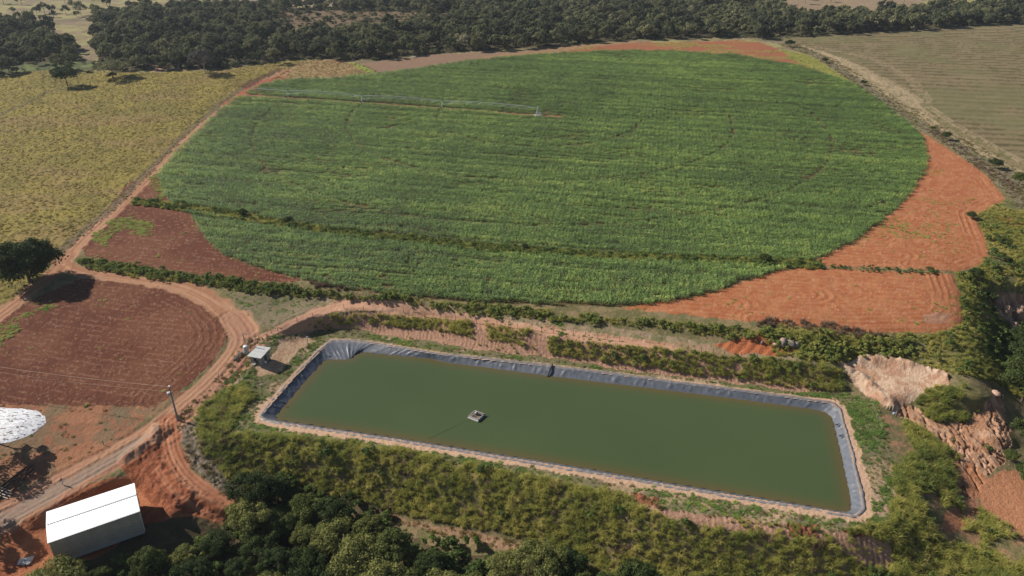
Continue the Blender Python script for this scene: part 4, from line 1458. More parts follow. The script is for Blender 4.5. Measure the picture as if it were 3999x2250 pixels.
# ---- trees
M_BARK = solid_mat("bark", (.13, .10, .075), .9, 0, .35, 3)
M_PALEBARK = solid_mat("pale_bark", (.36, .33, .29), .85, 0, .25, 3)
M_DARKLEAF = tone_mat("dark_tree_leaves", [(.042, .064, .024), (.082, .108, .032), (.135, .155, .044), (.26, .26, .085)], .5, .38, .7, .32, .10)
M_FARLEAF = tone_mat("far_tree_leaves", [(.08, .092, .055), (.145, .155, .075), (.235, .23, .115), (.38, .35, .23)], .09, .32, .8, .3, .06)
M_GREYTREE = tone_mat("bare_twigs", [(.10, .09, .08), (.17, .155, .13)], .5, .2, .8, .1, .1)
NTREE = []
for k in range(7):
    R_ = (5.2, 5.8, 4.6, 6.2, 5.0, 5.6, 4.4)[k]
    H_ = (8.6, 9.4, 8.0, 9.0, 9.8, 7.6, 7.0)[k]
    v, f = crown(200 + k, R_, H_ * .2, H_, 44, 9500, .21, .8, .45, -.25, .15, .33)
    NTREE.append((mesh_np("crown", v, f, M_DARKLEAF), limbs(300 + k, R_, H_ * .3, H_, .22)))
NTRUNK = []
for k, (cm_, tb) in enumerate(NTREE):
    me = bpy.data.meshes.new("trunk")
    me.from_pydata(tb.v, [], tb.f)
    me.materials.append(M_BARK)
    NTRUNK.append(me)


def near_tree(x, y, z, s, k, tone, label, group=None, name="leafy_tree"):
    e = empty(name, (x, y, z), random.uniform(0, 6.28))
    e.scale = (s, s, s * random.uniform(.9, 1.12))
    a = bpy.data.objects.new("crown", NTREE[k][0])
    link(a, e)
    a["tone"] = float(tone)
    b_ = bpy.data.objects.new("trunk", NTRUNK[k])
    link(b_, e)
    tag(e, label, "tree", group)
    return e


TREE_AREA = [(110, 1540), (190, 1475), (300, 1440), (400, 1400), (470, 1372), (570, 1368), (620, 1345), (680, 1310), (740, 1300), (800, 1310), (900, 1330), (960, 1372), (1010, 1425),
             (1100, 1452), (1200, 1468), (1320, 1440), (1400, 1405), (1480, 1405), (1560, 1450), (1640, 1520), (1700, 1700), (40, 1700)]
cand, tu, tv = scatter(inpoly(TREE_AREA, U, V), .30)
order = RNG.permutation(len(cand))
sel = []
for i in order:
    x, y, z = cand[i]
    if all((x - cand[j][0]) ** 2 + (y - cand[j][1]) ** 2 > 5.0 ** 2 for j in sel):
        sel.append(i)
barn_keep = G(236, 1330)
cnt = 0
for i in sel:
    x, y, z = cand[i]
    u, v = tu[i], tv[i]
    if v > 1640:
        continue
    s = random.uniform(.62, 1.0)
    if u < 620 and v < 1500:
        s *= .72
    if u > 1050:
        s *= .92
    if (x - barn_keep.x) ** 2 + (y - barn_keep.y) ** 2 < 11.5 ** 2:
        continue
    tone = random.choice((.12, .2, .3, .4, .58, .74, .88)) + random.uniform(-.08, .08)
    tn_ = "deep green" if tone < .3 else ("mid green" if tone < .55 else "olive green")
    sec = ("just below the white shed" if u < 480 else "between white shed and dam slope" if u < 760 else
           "left of the dry path" if u < 1010 else "below the dry path" if u < 1320 else "right of the dry path's end")
    dep = "front" if v > 1500 else "back"
    sz = "large" if s > .84 else "smaller"
    near_tree(x, y, z - .1, s, random.randrange(7), tone, f"{sz} {tn_} tree, {dep} rows, {sec}", f"{sz} {tn_} {dep} trees {sec}")
    cnt += 1
# single trees near the wood's upper edge and on the right
def tree_at(u, v, s, k, tone, label, name="leafy_tree"):
    g = G(u, v)
    return near_tree(g.x, g.y, g.z - .1, s, k, tone, label, None, name)


tree_at(640, 1272, .85, 1, .12, "dark rounded tree at the top of the foreground wood, beside the tractor track")
tree_at(700, 1262, .62, 4, .2, "dark tree just right of the topmost tree of the foreground wood")
tree_at(742, 1272, .55, 2, .3, "small tree at the foot of the grassy dam slope")
tree_at(2568, 1010, 1.15, 3, .3, "big bright green tree at the right edge, above the eroded clay slope")
tree_at(2572, 930, .9, 0, .15, "dark tree at the right edge beside the clay pit")
tree_at(2560, 870, .7, 5, .2, "dark tree in the gully below the rocky cliff")
tree_at(2582, 1130, .9, 4, .3, "dark green tree on the right edge beside the eroded clay slope")
tree_at(2590, 1230, .8, 2, .35, "green tree at the right edge above the orange bare ground")
tree_at(2540, 1160, .4, 6, .5, "small bush tree at the foot of the eroded clay slope")
tree_at(2530, 660, .3, 6, .3, "dark bush above the rocky gully on the right")
tree_at(2520, 615, .28, 5, .3, "dark round bush beside the upper red field")
tree_at(2450, 700, .36, 3, .2, "dark shrub at the corner where the two red fields meet")
tree_at(2490, 760, .34, 1, .2, "dark shrub hanging over the head of the gully")
tree_at(1985, 118, .62, 5, .12, "small round dark tree on the lane, farthest of the lane bushes")
tree_at(2073, 158, .45, 2, .12, "dark bush by the far lane, second of the lane bushes")
tree_at(2170, 214, .45, 6, .25, "ragged green bush by the lane, third of the lane bushes")
tree_at(2345, 328, .28, 2, .3, "small weedy bush by the lane, nearest the corn edge")
tree_at(2378, 352, .42, 0, .15, "dark round bush on the lane bank beside the stubble field")
tree_at(2500, 424, .48, 3, .15, "dark green bush on the lane bank near the right edge")
tree_at(2560, 468, .62, 4, .5, "grey green tree at the right edge of the lane")
tree_at(2440, 550, .36, 5, .3, "olive bush at the notch of the upper red field")
tree_at(1320, 628, .26, 2, .3, "small bush on the green bank, middle of the crop")
tree_at(612, 546, .36, 0, .3, "round bush near the left end of the grassed bank in the crop")
tree_at(725, 562, .30, 5, .3, "second round bush from the left on the grassed bank in the crop")
tree_at(1922, 664, .34, 1, .35, "bush near the right end of the grassed bank in the crop")

# the big dark tree by the road fork
v, f = crown(400, 9.3, .8, 13.6, 80, 22000, .34, .8, .4, -.75, .16, .32)
shc = G(136, 724)
gx_, gy_ = shc.x - 7.0 / math.tan(SUN_EL) * math.cos(SHADOW_AZ), shc.y - 7.0 / math.tan(SUN_EL) * math.sin(SHADOW_AZ)
gz_, gu_, gv_ = land(np.array([gx_]), np.array([gy_]))
bt_ = empty("spreading_tree", (gx_, gy_, float(gz_[0]) - .1))
o = bpy.data.objects.new("crown", mesh_np("crown", v, f, M_DARKLEAF))
link(o, bt_)
o["tone"] = .16
limbs(401, 9.0, 3.4, 11, .5, 8).build("trunk", M_BARK, bt_)
tag(bt_, "very big dark round tree shading the fork of the dirt roads", "tree")


def pasture_tree(u, v, R, z0, z1, nl, leaf, tone, mat, label, np_=18, flat=.6, bark=M_BARK, tr=.28, seed=0):
    g = G(u, v)
    e = empty("pasture_tree", (g.x, g.y, g.z - .1))
    vv, ff = crown(seed + 410, R, z0, z1, np_, nl, leaf, flat, .5, -.45)
    c_ = bpy.data.objects.new("crown", mesh_np("crown", vv, ff, mat))
    link(c_, e)
    c_["tone"] = tone
    limbs(seed + 411, R, z0, z1, tr, 8).build("trunk", bark, e)
    tag(e, label, "tree")


pasture_tree(170, 216, 7.6, 2.6, 12.2, 5200, .40, .15, M_DARKLEAF, "lone dark tree with a forked trunk standing in the pasture", 34, .8, seed=1)
pasture_tree(284, 196, 11.5, 4.6, 9.4, 3600, .42, .55, M_FARLEAF, "flat topped grey green tree at the far edge of the pasture", 24, .35, seed=2)
pasture_tree(284, 196, 3.0, .3, 3.6, 700, .4, .1, M_DARKLEAF, "low dark bush under the flat topped pasture tree", 8, .7, tr=.15, seed=7)
pasture_tree(516, 185, 9.4, 3.4, 14.2, 3400, .36, .2, M_GREYTREE, "wide grey half bare tree on the pasture's edge", 26, .8, bark=M_PALEBARK, seed=3)
pasture_tree(158, 176, 7.0, 2.0, 9.5, 1500, .5, .3, M_FARLEAF, "dull green tree just behind the lone dark pasture tree", 16, .6, seed=4)
pasture_tree(690, 160, 5.5, 3.0, 10.5, 1500, .42, .75, M_FARLEAF, "yellowish leafy tree in front of the woods near the brown hump", 16, .6, seed=5)
# trees left of the picture whose shadows fall into it
for k, (su, sv, R_) in enumerate(((50, 1190, 6.3), (80, 1145, 3.2), (5, 1365, 4.4))):
    sc0 = G(su, sv)
    dx_ = 9.2 / math.tan(SUN_EL)
    x, y = sc0.x - dx_ * math.cos(SHADOW_AZ), sc0.y - dx_ * math.sin(SHADOW_AZ)
    zz, uu_, _ = land(np.array([x]), np.array([y]))
    e = empty("yard_tree", (x, y, float(zz[0]) - .1))
    vv, ff = crown(430 + k, R_, 5.6, 11.8, 16, 1900, .30, .7, .5)
    c_ = bpy.data.objects.new("crown", mesh_np("crown", vv, ff, M_DARKLEAF))
    link(c_, e)
    c_["tone"] = .35
    limbs(440 + k, R_, 4.5, 11, .17, 7).build("trunk", M_BARK, e)
    tag(e, ("leafy tree beside the timber stack, largest of the yard trees", "slim tree beside the tarpaulin mound", "leafy tree beside the metal shed's yard", "small tree between timber stack and shed yard")[k], "tree")

# far woods: the 300 that show largest are trees of their own, the rest one mass
FARM = []
for k in range(10):
    rs2 = np.random.default_rng(500 + k)
    R_ = rs2.uniform(4.0, 6.2)
    H_ = rs2.uniform(8, 12)
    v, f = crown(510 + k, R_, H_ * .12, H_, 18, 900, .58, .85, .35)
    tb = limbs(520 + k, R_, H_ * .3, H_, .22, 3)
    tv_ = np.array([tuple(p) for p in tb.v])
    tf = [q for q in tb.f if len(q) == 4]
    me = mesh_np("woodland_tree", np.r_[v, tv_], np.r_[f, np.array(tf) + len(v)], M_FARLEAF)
    me.materials.append(M_BARK)
    me.polygons.foreach_set("material_index", np.r_[np.zeros(len(f)), np.ones(len(tf))].astype(np.int32))
    FARM.append(me)
wmask = inpoly(WOODS, U, V) & ~inpoly(CLEAR_L, U, V) & (U > -120) & (U < 2700) & (V > -22)
wden = .020 * (1 - .97 * (inpoly(CLEAR1, UW, VW) | inpoly([(u, v + 14) for u, v in CLEAR1], UW, VW))) * S(fbm(X * .02, Y * .02, 190), .28, .42)
wp_, wu, wv = scatter(wmask, wden)
# thin line of trees in the grassland beyond
g2 = (V < 60) & (V > -22) & (U > -60) & (U < 2640) & ~inpoly(WOODS, U, V)
wp2, wu2, wv2 = scatter(g2, .0014 * S(fbm(X * .015, Y * .03, 191), .42, .6))
wp_, wu, wv = np.r_[wp_, wp2], np.r_[wu, wu2], np.r_[wv, wv2]
dist_ = np.hypot(wp_[:, 0], wp_[:, 1])
order = np.argsort(dist_)
print("far trees", len(order), "near trees", cnt)
inframe = (wu > 0) & (wu < 2575) & (wv > 20)
pick = [i for i in order if inframe[i]][:300]
pset = set(pick)
wtone = .34 + .7 * (fbm(wp_[:, 0] * .02, wp_[:, 1] * .02, 192) - .5) + (RNG.random(len(wp_)) - .5) * .75
wsc = .62 + .55 * RNG.random(len(wp_)) + .25 * S(wu, 1900, 2200) * (RNG.random(len(wp_)))
for i in pick:
    o = bpy.data.objects.new("woodland_tree", FARM[int(RNG.integers(0, 10))])
    link(o)
    o.location = wp_[i]
    o.rotation_euler = (0, 0, float(RNG.random() * 6.28))
    s = float(wsc[i])
    o.scale = (s, s, s * float(.9 + .25 * RNG.random()))
    t = float(np.clip(wtone[i], 0, 1))
    o["tone"] = t
    tw = "dark green" if t < .27 else "dull green" if t < .5 else "olive green"
    u_ = wu[i]
    sec = ("behind the pasture's left end" if u_ < 300 else "by the grey bare tree" if u_ < 640 else "behind the straw coloured hump" if u_ < 950 else
           "behind the brown field strip" if u_ < 1400 else "behind the top of the round crop" if u_ < 1900 else "behind the stubble's left half" if u_ < 2250 else "behind the stubble's right half")
    tag(o, f"{tw} tree on the far woods' front edge, {sec}", "tree", f"{tw} far wood edge trees {sec}")
rest = np.array([i for i in range(len(wp_)) if i not in pset])
farobj = [bpy.data.objects.new("woodland_part", me) for me in FARM]
ss = wsc[rest]
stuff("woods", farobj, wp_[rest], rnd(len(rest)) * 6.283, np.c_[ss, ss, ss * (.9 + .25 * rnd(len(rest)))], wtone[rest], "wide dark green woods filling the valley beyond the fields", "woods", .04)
M_FSHRUB = M_FARLEAF
fsh = [shrub_proto(560 + k, 3.0, 2.6, 160, .55, M_FSHRUB) for k in range(4)]
put("undergrowth", fsh, inpoly(WOODS, UW, VW) & (V > 0) & (U > -60) & (U < 2640), .022 * (1 - .6 * inpoly(CLEAR1, U, V)) * (1 - .8 * inpoly(CLEAR_L, U, V)), .5, 1.2, tn(.45, .35, .02, 195), "low bushes between the far woodland trees", "undergrowth")

put("wood_undergrowth", shrubp, (fn | inpoly([(620, 1240), (760, 1260), (950, 1300), (1000, 1350), (1350, 1400), (1500, 1440), (1500, 1500), (600, 1400)], UW, VW)) & vis & (V > 1200) & ~inpoly(DRYPATH, UW, VW) & ~inpoly(BARNYARD, U, V), .22, .5, 1.3, tn(.3, .3, .08, 199), "low bushes and saplings under the foreground trees", "undergrowth")

put("ribbed_bank_grass", tallp, rb & vis, .9 * S(fbm(X * .2, Y * .2, 310), .46, .56), .25, .7, tn(.5, .35, .1, 311), "grass tufts hanging over the ribbed bare bank below the dam", "tall grass")
put("cutting_tufts", tallp, cut & vis & ~lip & ~lip2, .5 * S(fbm(X * .2, Y * .2, 312), .5, .6), .25, .55, tn(.5, .35, .1, 313), "small grass tufts on the ribbed pink cutting", "tall grass")

put("slope_shrubs", shrubp, nsl & vis, .035 * S(fbm(X * .12, Y * .12, 320), .5, .62) + .008, .4, 1.0, tn(.2, .25, .1, 321), "dark shrubs scattered among the tall grass of the dam slope", "brush")
put("dead_stalks", brownp, nsl & vis, .5 * S(fbm(X * .15, Y * .15, 322), .56, .66), .5, 1.05, tn(.6, .4, .1, 323), "dead brown grass stalks standing in patches on the dam slope", "dry grass")
put("gully_shrubs", shrubp, (gs | (er & (nB > .62))) & vis, .03, .3, .9, tn(.25, .3, .1, 324), "small dark shrubs dotted over the gully beside the pond", "brush")

# ------------------------------------------------------------------ built things
def W3(u, v, z):
    x, y = at_z(u, v, z)
    return Vector((float(x), float(y), z))


M_CONC = solid_mat("weathered_concrete", (.36, .35, .34), .85, 0, .15, 4)
M_WOOD = solid_mat("grey_wood", (.22, .17, .13), .85, 0, .3, 6)
M_DKWOOD = solid_mat("dark_wood", (.09, .065, .05), .85, 0, .3, 6)
M_PALEWOOD = solid_mat("pale_wood", (.50, .44, .36), .8, 0, .2, 6)
M_BLACK = solid_mat("black_rubber", (.025, .025, .027), .7, 0, .2, 6)
M_WHITE = solid_mat("white_plastic", (.78, .78, .76), .5, 0, .06, 4)
M_STEEL = solid_mat("galvanised_steel", (.45, .48, .50), .55, .3, .08, 4)
M_DARKSTEEL = solid_mat("dark_steel", (.16, .17, .17), .5, .5, .2, 4)
M_WIRE = solid_mat("wire", (.45, .38, .30), .5, .3, .1, 4)


def sheet_mat(name, col, rough, metal, axis_scale, dirt=.12):
    """profiled metal sheet with shallow dents and faint grime"""
    m, N, L, b = new_mat(name, rough, .5)
    tc = N.new("ShaderNodeTexCoord").outputs["Object"]
    n1 = noise_node(N, L, tc, .7, 4, .6)
    c = ramp(N, L, n1, [(.3, tuple(x * (1 - dirt) for x in col)), (.7, col)])
    L.new(c, b.inputs["Base Color"])
    b.inputs["Metallic"].default_value = metal
    return m


def corrugated(name, a, b_, c, d, ribs, depth, mat, parent, thick=.06):
    """ribbed sheet across the quad a-b-c-d (ribs run from a to d), with thickness"""
    a, b_, c, d = map(Vector, (a, b_, c, d))
    nrm_ = (b_ - a).cross(d - a).normalized()
    n_ = ribs * 4
    vs, fs = [], []
    for i in range(n_ + 1):
        t = i / n_
        off = nrm_ * (depth if (i % 4) in (1, 2) else 0)
        p, q = a.lerp(b_, t) + off, d.lerp(c, t) + off
        vs += [p, q, p - nrm_ * thick, q - nrm_ * thick]
    for i in range(n_):
        k = i * 4
        fs += [(k, k + 4, k + 5, k + 1), (k + 2, k + 3, k + 7, k + 6), (k, k + 2, k + 6, k + 4), (k + 1, k + 5, k + 7, k + 3)]
    fs += [(0, 1, 3, 2), (n_ * 4, n_ * 4 + 2, n_ * 4 + 3, n_ * 4 + 1)]
    me = bpy.data.meshes.new(name)
    me.from_pydata([tuple(v) for v in vs], [], fs)
    me.materials.append(mat)
    o = bpy.data.objects.new(name, me)
    link(o, parent)
    return o


# --- the white metal shed
EZ = 1.4          # height of its eaves
FL = W3(117, 1290, EZ)
FR = W3(332, 1218, EZ)
NL = W3(125, 1360, EZ)
NRr = W3(352, 1283, EZ)
ax = ((FR - FL).normalized() + (NRr - NL).normalized()).normalized()
ay = Vector((-ax.y, ax.x, 0))
Lb = ((FR - FL).length + (NRr - NL).length) / 2
Db = (((FL - NL).dot(ay)) + ((FR - NRr).dot(ay))) / 2
org = (NL + NRr + FL + FR) / 4
BZ = -4.1
barn = empty("metal_shed", (org.x, org.y, BZ), math.atan2(ax.y, ax.x))
hl, hd, eh = Lb / 2, Db / 2, EZ - BZ
M_ROOF = sheet_mat("bright_zinc_roof", (.96, .965, .97), .45, .25, 1, .01)
M_WALLS = sheet_mat("grey_zinc_wall", (.44, .37, .30), .6, .1, 1, .25)
M_EDGE = sheet_mat("zinc_trim", (.70, .71, .72), .5, .4, 1, .1)
rh = .55
corrugated("roof", (-hl - .2, -hd - .25, eh), (hl + .2, -hd - .25, eh), (hl + .2, 0, eh + rh), (-hl - .2, 0, eh + rh), 30, .009, M_ROOF, barn)
corrugated("roof", (-hl - .2, 0, eh + rh), (hl + .2, 0, eh + rh), (hl + .2, hd + .25, eh), (-hl - .2, hd + .25, eh), 30, .009, M_ROOF, barn)
corrugated("wall", (-hl, -hd, .5), (hl, -hd, .5), (hl, -hd, eh - .03), (-hl, -hd, eh - .03), 46, .05, M_WALLS, barn)
corrugated("wall", (hl, hd, .5), (-hl, hd, .5), (-hl, hd, eh - .03), (hl, hd, eh - .03), 46, .05, M_WALLS, barn)
g_ = MB()
for sx_ in (1, -1):
    x0 = hl * sx_
    g_.add([(x0, -hd, .5), (x0, hd, .5), (x0, hd, eh - .03), (x0, 0, eh + rh - .05), (x0, -hd, eh - .03),
            (x0 - .08 * sx_, -hd, .5), (x0 - .08 * sx_, hd, .5), (x0 - .08 * sx_, hd, eh - .03), (x0 - .08 * sx_, 0, eh + rh - .05), (x0 - .08 * sx_, -hd, eh - .03)],
           [(0, 1, 2, 3, 4), (9, 8, 7, 6, 5), (0, 5, 6, 1), (1, 6, 7, 2), (2, 7, 8, 3), (3, 8, 9, 4), (4, 9, 5, 0)])
g_.build("gable_wall", M_WALLS, barn)
MB().box((0, -hd + .08, -.3), 2 * hl - .1, .18, .8).box((0, hd - .08, -.3), 2 * hl - .1, .18, .8).box((hl - .12, 0, -.3), .18, 2 * hd - .4, .8).box((-hl + .12, 0, -.3), .18, 2 * hd - .4, .8).build("concrete_footing", M_CONC, barn)
rc = MB()
rc.box((0, 0, eh + rh + .02), 2 * hl + .3, .36, .05)
rc.build("ridge_cap", M_EDGE, barn)
rv = MB()
for k in range(44):
    x = -hl + (k + .5) * 2 * hl / 44
    rv.box((x, -.30, eh + rh - .05), .07, .14, .08)
    rv.box((x, .30, eh + rh - .05), .07, .14, .08)
rv.build("ridge_fasteners", M_STEEL, barn)
ft = MB()
for sx_ in (-1, 1):
    ft.box((sx_ * (hl + .03), -hd - .02, .4), .14, .14, eh - .6)
    ft.box((sx_ * (hl + .03), hd + .02, .4), .14, .14, eh - .6)
ft.build("corner_trim", M_EDGE, barn)
gt = MB()
gt.box((0, -hd - .32, eh - .16), 2 * hl + .4, .16, .14)
gt.build("gutter", M_EDGE, barn)
tag(barn, "long metal shed with a dazzling white roof and grey ribbed walls", "shed")

# --- small pump house by the track
e0 = G(640, 921)
pz = e0.z
ph_l, ph_r = W3(636.6, 918, pz), W3(657.3, 922, pz)
rhh = 2.35
r_nl, r_nr, r_fl, r_fr = W3(619, 896, pz + rhh), W3(659, 903, pz + rhh), W3(649, 870, pz + rhh + .45), W3(678, 875, pz + rhh + .45)
fx_ = ((r_nr - r_nl).normalized() + (r_fr - r_fl).normalized())
fx_.z = 0
fx_.normalize()
fy_ = Vector((-fx_.y, fx_.x, 0))
ctr = (r_nl + r_nr + r_fl + r_fr) / 4
wW = (((r_nr - r_nl).length + (r_fr - r_fl).length) / 2)
wD = ((r_fl - r_nl).dot(fy_) + (r_fr - r_nr).dot(fy_)) / 2
house = empty("pump_house", (ctr.x, ctr.y, pz), math.atan2(fx_.y, fx_.x))
a_, d_ = wW / 2, wD / 2
wa, wd2 = a_ - .45, d_ - .5
M_BLOCK = solid_mat("rendered_block", (.30, .27, .24), .9, 0, .25, 2.0, .2, .02)
M_FIBRE = solid_mat("fibre_cement_sheet", (.46, .46, .45), .8, 0, .14, 1.2)
hb = MB()
hf, hk = rhh - .02, rhh + .38
hb.add([(-wa, -wd2, -.3), (wa, -wd2, -.3), (wa, wd2, -.3), (-wa, wd2, -.3), (-wa, -wd2, hf), (wa, -wd2, hf), (wa, wd2, hk), (-wa, wd2, hk)],
       [(3, 2, 1, 0), (4, 5, 6, 7), (0, 1, 5, 4), (1, 2, 6, 5), (2, 3, 7, 6), (3, 0, 4, 7)])
hb.build("wall", M_BLOCK, house)
corrugated("roof", (-a_, -d_, rhh + .06), (a_, -d_, rhh + .06), (a_, .35, rhh + .32), (-a_, .35, rhh + .32), 12, .03, M_FIBRE, house)
corrugated("roof", (-a_ + .08, .05, rhh + .33), (a_ - .05, .05, rhh + .33), (a_ - .02, d_, rhh + .56), (-a_ + .08, d_, rhh + .56), 12, .03, M_FIBRE, house)
dr = MB().box((wa + .03, .1, 0), .06, .85, 1.95).build("door", M_DKWOOD, house)
MB().box((wa + .08, -.18, .95), .05, .05, .12).build("handle", M_STEEL, dr)
wi = MB()
wi.box((-.15, -wd2 - .02, 1.0), .75, .05, .75).build("window", M_BLACK, house)
tag(house, "small square pump house with pale sheet roof beside the pond track", "pump house")
ty = MB()
ty_c = Vector((ctr.x, ctr.y, 0)) + fx_ * .35 - fy_ * (wd2 + .12)
for k in range(14):
    pass
ring_ = [ty_c + fx_ * (.36 * math.cos(t * math.pi / 8)) + Vector((0, 0, pz + .75 + .36 * math.sin(t * math.pi / 8))) for t in range(17)]
ty.tube(ring_, .11, 8, False)
tag(ty.build("tyre", M_BLACK, None, True), "old black tyre hanging on the pump house's front wall", "tyre")
bagp = G(667, 913)
bg = MB().ball((bagp.x, bagp.y, bagp.z + .32), .42, .34, .40, 10, 6, .14, 3).build("white_sack", M_WHITE, None, True)
tag(bg, "white sack lying in the pump house's shadow", "sack")
q = MB()
for k, (du, dv) in enumerate(((0, 0), (3, 1), (6, 3), (2, 4), (8, 0))):
    g = G(636 + du * .9, 916 + dv * .8)
    q.box((g.x, g.y, g.z - .03), .55, .3, .28, k * .7)
tag(q.build("block_pile", M_CONC, None, False, .03), "few broken pale blocks at the pump house's corner", "blocks")
g1, g2_ = G(630, 914), G(637, 902)
tag(MB().tube([g1 + Vector((0, 0, .15)), g2_ + Vector((0, 0, .35))], .07, 6).build("plank", M_PALEWOOD), "pale plank leaning at the left side of the pump house", "plank")
b1, b2 = G(591, 908), G(606, 890)
bm_ = MB()
dirb = (b2 - b1)
sd_ = Vector((-dirb.y, dirb.x, 0)).normalized()
bm_.tube([b1 + Vector((0, 0, .4)), b2 + Vector((0, 0, .4))], .22, 4)
bm_.tube([b1 + sd_ * .5 + Vector((0, 0, .25)), b2 + sd_ * .45 + Vector((0, 0, .25))], .16, 4)
tag(bm_.build("timber_beams", M_PALEWOOD), "two pale timber beams lying beside the track near the pump house", "beams")
g = G(608, 889)
tag(MB().ball((g.x, g.y, g.z + .25), .4, .33, .32, 9, 6, .2, 9).build("pale_stone", M_CONC, None, True), "pale stone at the upper end of the timber beams", "stone")

# --- tank and pole beside the pump house
g = G(620, 888)
tank = empty("water_tank", g)
MB().tube([(0, 0, -.2), (0, 0, 1.9), (0, 0, 2.0)], [.62, .60, .52], 16).build("body", solid_mat("pale_tank", (.46, .46, .47), .6, 0, .12, 2), tank, False)
MB().tube([(0, 0, 2.0), (0, 0, 2.12), (0, 0, 2.3)], [.58, .52, .18], 16).build("lid", M_WHITE, tank)
tag(tank, "pale upright cylindrical tank at the foot of the short pole", "tank")
g = G(621, 884)
pole = empty("lamp_pole", g)
MB().tube([(0, 0, -.3), (-.1, 0, 3), (-.2, 0, 5.6)], [.17, .15, .12], 8).build("post", M_CONC, pole)
MB().tube([(-.2, 0, 5.4), (.25, -.1, 5.65), (.6, -.2, 5.45)], .06, 6).build("bracket", M_DARKSTEEL, pole)
MB().ball((.72, -.22, 5.3), .3, .16, .12, 8, 5).build("lamp", M_DARKSTEEL, pole, True)
tag(pole, "short concrete pole with a bent bracket beside the pump house", "pole")

# --- tall utility pole with its drum and wires
g = G(447, 1056)
up = empty("utility_pole", g)
MB().tube([(0, 0, -.5), (0, 0, 4.5), (0, 0, 9.2)], [.24, .19, .13], 8).build("post", solid_mat("grey_concrete_post", (.20, .21, .23), .8, 0, .12, 3), up)
MB().box((0, 0, 9.15), .36, .36, .14).build("cap", M_WHITE, up)
tr_ = MB().tube([(-.42, -.1, 6.9), (-.42, -.1, 7.55)], .36, 14).build("transformer", solid_mat("grey_drum", (.34, .37, .38), .5, .2, .1, 3), up)
MB().tube([(-.42, -.1, 7.55), (-.42, -.1, 7.66)], [.40, .34], 14).build("lid", M_WHITE, tr_)
MB().tube([(-.42, -.1, 7.62), (-.42, -.1, 7.85)], .05, 6).build("insulator", M_BLACK, tr_)
MB().box((-.2, -.05, 7.0), .5, .1, .12).build("bracket", M_DARKSTEEL, up)
tag(up, "tall grey utility pole with a white topped drum at the track junction", "utility pole")
top2 = W3(-300, 872, 12.0)
gz2, _, _ = land(np.array([top2.x]), np.array([top2.y]))
up2 = empty("utility_pole", (top2.x, top2.y, float(gz2[0])))
MB().tube([(0, 0, -.5), (0, 0, 12.0 - float(gz2[0]) + .3)], [.22, .13], 8).build("post", M_CONC, up2)
MB().box((0, 0, 12.0 - float(gz2[0]) - .3), .12, 1.6, .12).build("crossarm", M_DKWOOD, up2)
tag(up2, "second utility pole, left of the dark ploughed field", "utility pole")
pt = Vector((g.x, g.y, g.z + 9.1))


def sag(a, b, s, rad, n_=14):
    return [a.lerp(b, t / n_) + Vector((0, 0, -s * 4 * (t / n_) * (1 - t / n_))) for t in range(n_ + 1)]


tag(MB().tube(sag(pt, top2, 1.1, 0), .028, 4).build("power_wire", M_WIRE), "thin upper wire crossing over the dark ploughed field to the utility pole", "wire")
tag(MB().tube(sag(pt + Vector((-.3, 0, -1.3)), top2 + Vector((0, -.6, -.9)), 1.3, 0), .02, 4).build("power_wire", M_WIRE), "lower fainter wire crossing over the dark ploughed field", "wire")

# --- thin lamp posts and lone stakes
def thin_post(u, v, h, rad, label, cat="post", lean=(0, 0), hood=False, name="thin_post"):
    g = G(u, v)
    if hood:
        e = empty(name, g)
        MB().tube([(0, 0, -.3), (lean[0], lean[1], h)], [rad, rad * .8], 6).build("post", M_DARKSTEEL, e)
        MB().box((lean[0], lean[1], h), .45, .28, .14).build("lamp", M_STEEL, e)
        return tag(e, label, cat)
    o = MB().tube([(0, 0, -.3), (lean[0] * .5, lean[1] * .5, h * .5), (lean[0], lean[1], h)], [rad, rad * .9, rad * .8], 6).build(name, M_DKWOOD)
    o.location = g
    return tag(o, label, cat)


thin_post(776, 876, 3.4, .07, "thin lamp post near the pond's far left corner", hood=True, name="lamp_post", cat="lamp post")
thin_post(661, 996, 3.3, .07, "thin lamp post beside the pond's dark left bank", hood=True, name="lamp_post", cat="lamp post")
thin_post(261, 1120, 1.3, .06, "lone wooden stake on the bare ground left of the dirt road", name="stake", cat="stake")
thin_post(546, 1000, 2.2, .07, "lone wooden post on the verge beside the track", name="stake", cat="stake", lean=(-.1, 0))
thin_post(474, 1045, 1.4, .06, "short leaning stake just right of the utility pole's foot", name="stake", cat="stake", lean=(-.15, .1))


def z4(x, y):
    return ((850 + x / 4.83) / 1.553, (1200 + y / 4.83) / 1.553)


def z5(x, y):
    return ((1333 + x / 1.932) / 1.553, (750 + y / 1.932) / 1.553)


def z6(x, y):
    return ((2666 + x / 1.932) / 1.553, (750 + y / 1.932) / 1.553)


def fence(pts, h, rad, label, wires=3, mat=None, prad=.012):
    g0 = G(*pts[0])
    e = empty("wire_fence", g0)
    tops = []
    r = random.Random(len(pts))
    proto = None
    for u, v in pts:
        g = G(u, v) - g0
        if proto is None:
            proto = MB().tube([(0, 0, -.3), (0, 0, h)], [rad, rad * .9], 6).build("fence_post", mat or M_DKWOOD, e)
            o = proto
        else:
            o = proto.copy()
            scene.collection.objects.link(o)
            o.parent = e
        o.location = g
        o.rotation_euler = (r.uniform(-.05, .05), r.uniform(-.05, .05), 0)
        tops.append(Vector(g))
    for w_ in range(wires):
        MB().tube([p + Vector((0, 0, h * (.35 + .3 * w_))) for p in tops], prad, 4).build("wire", M_WIRE, e)
    tag(e, label, "fence")


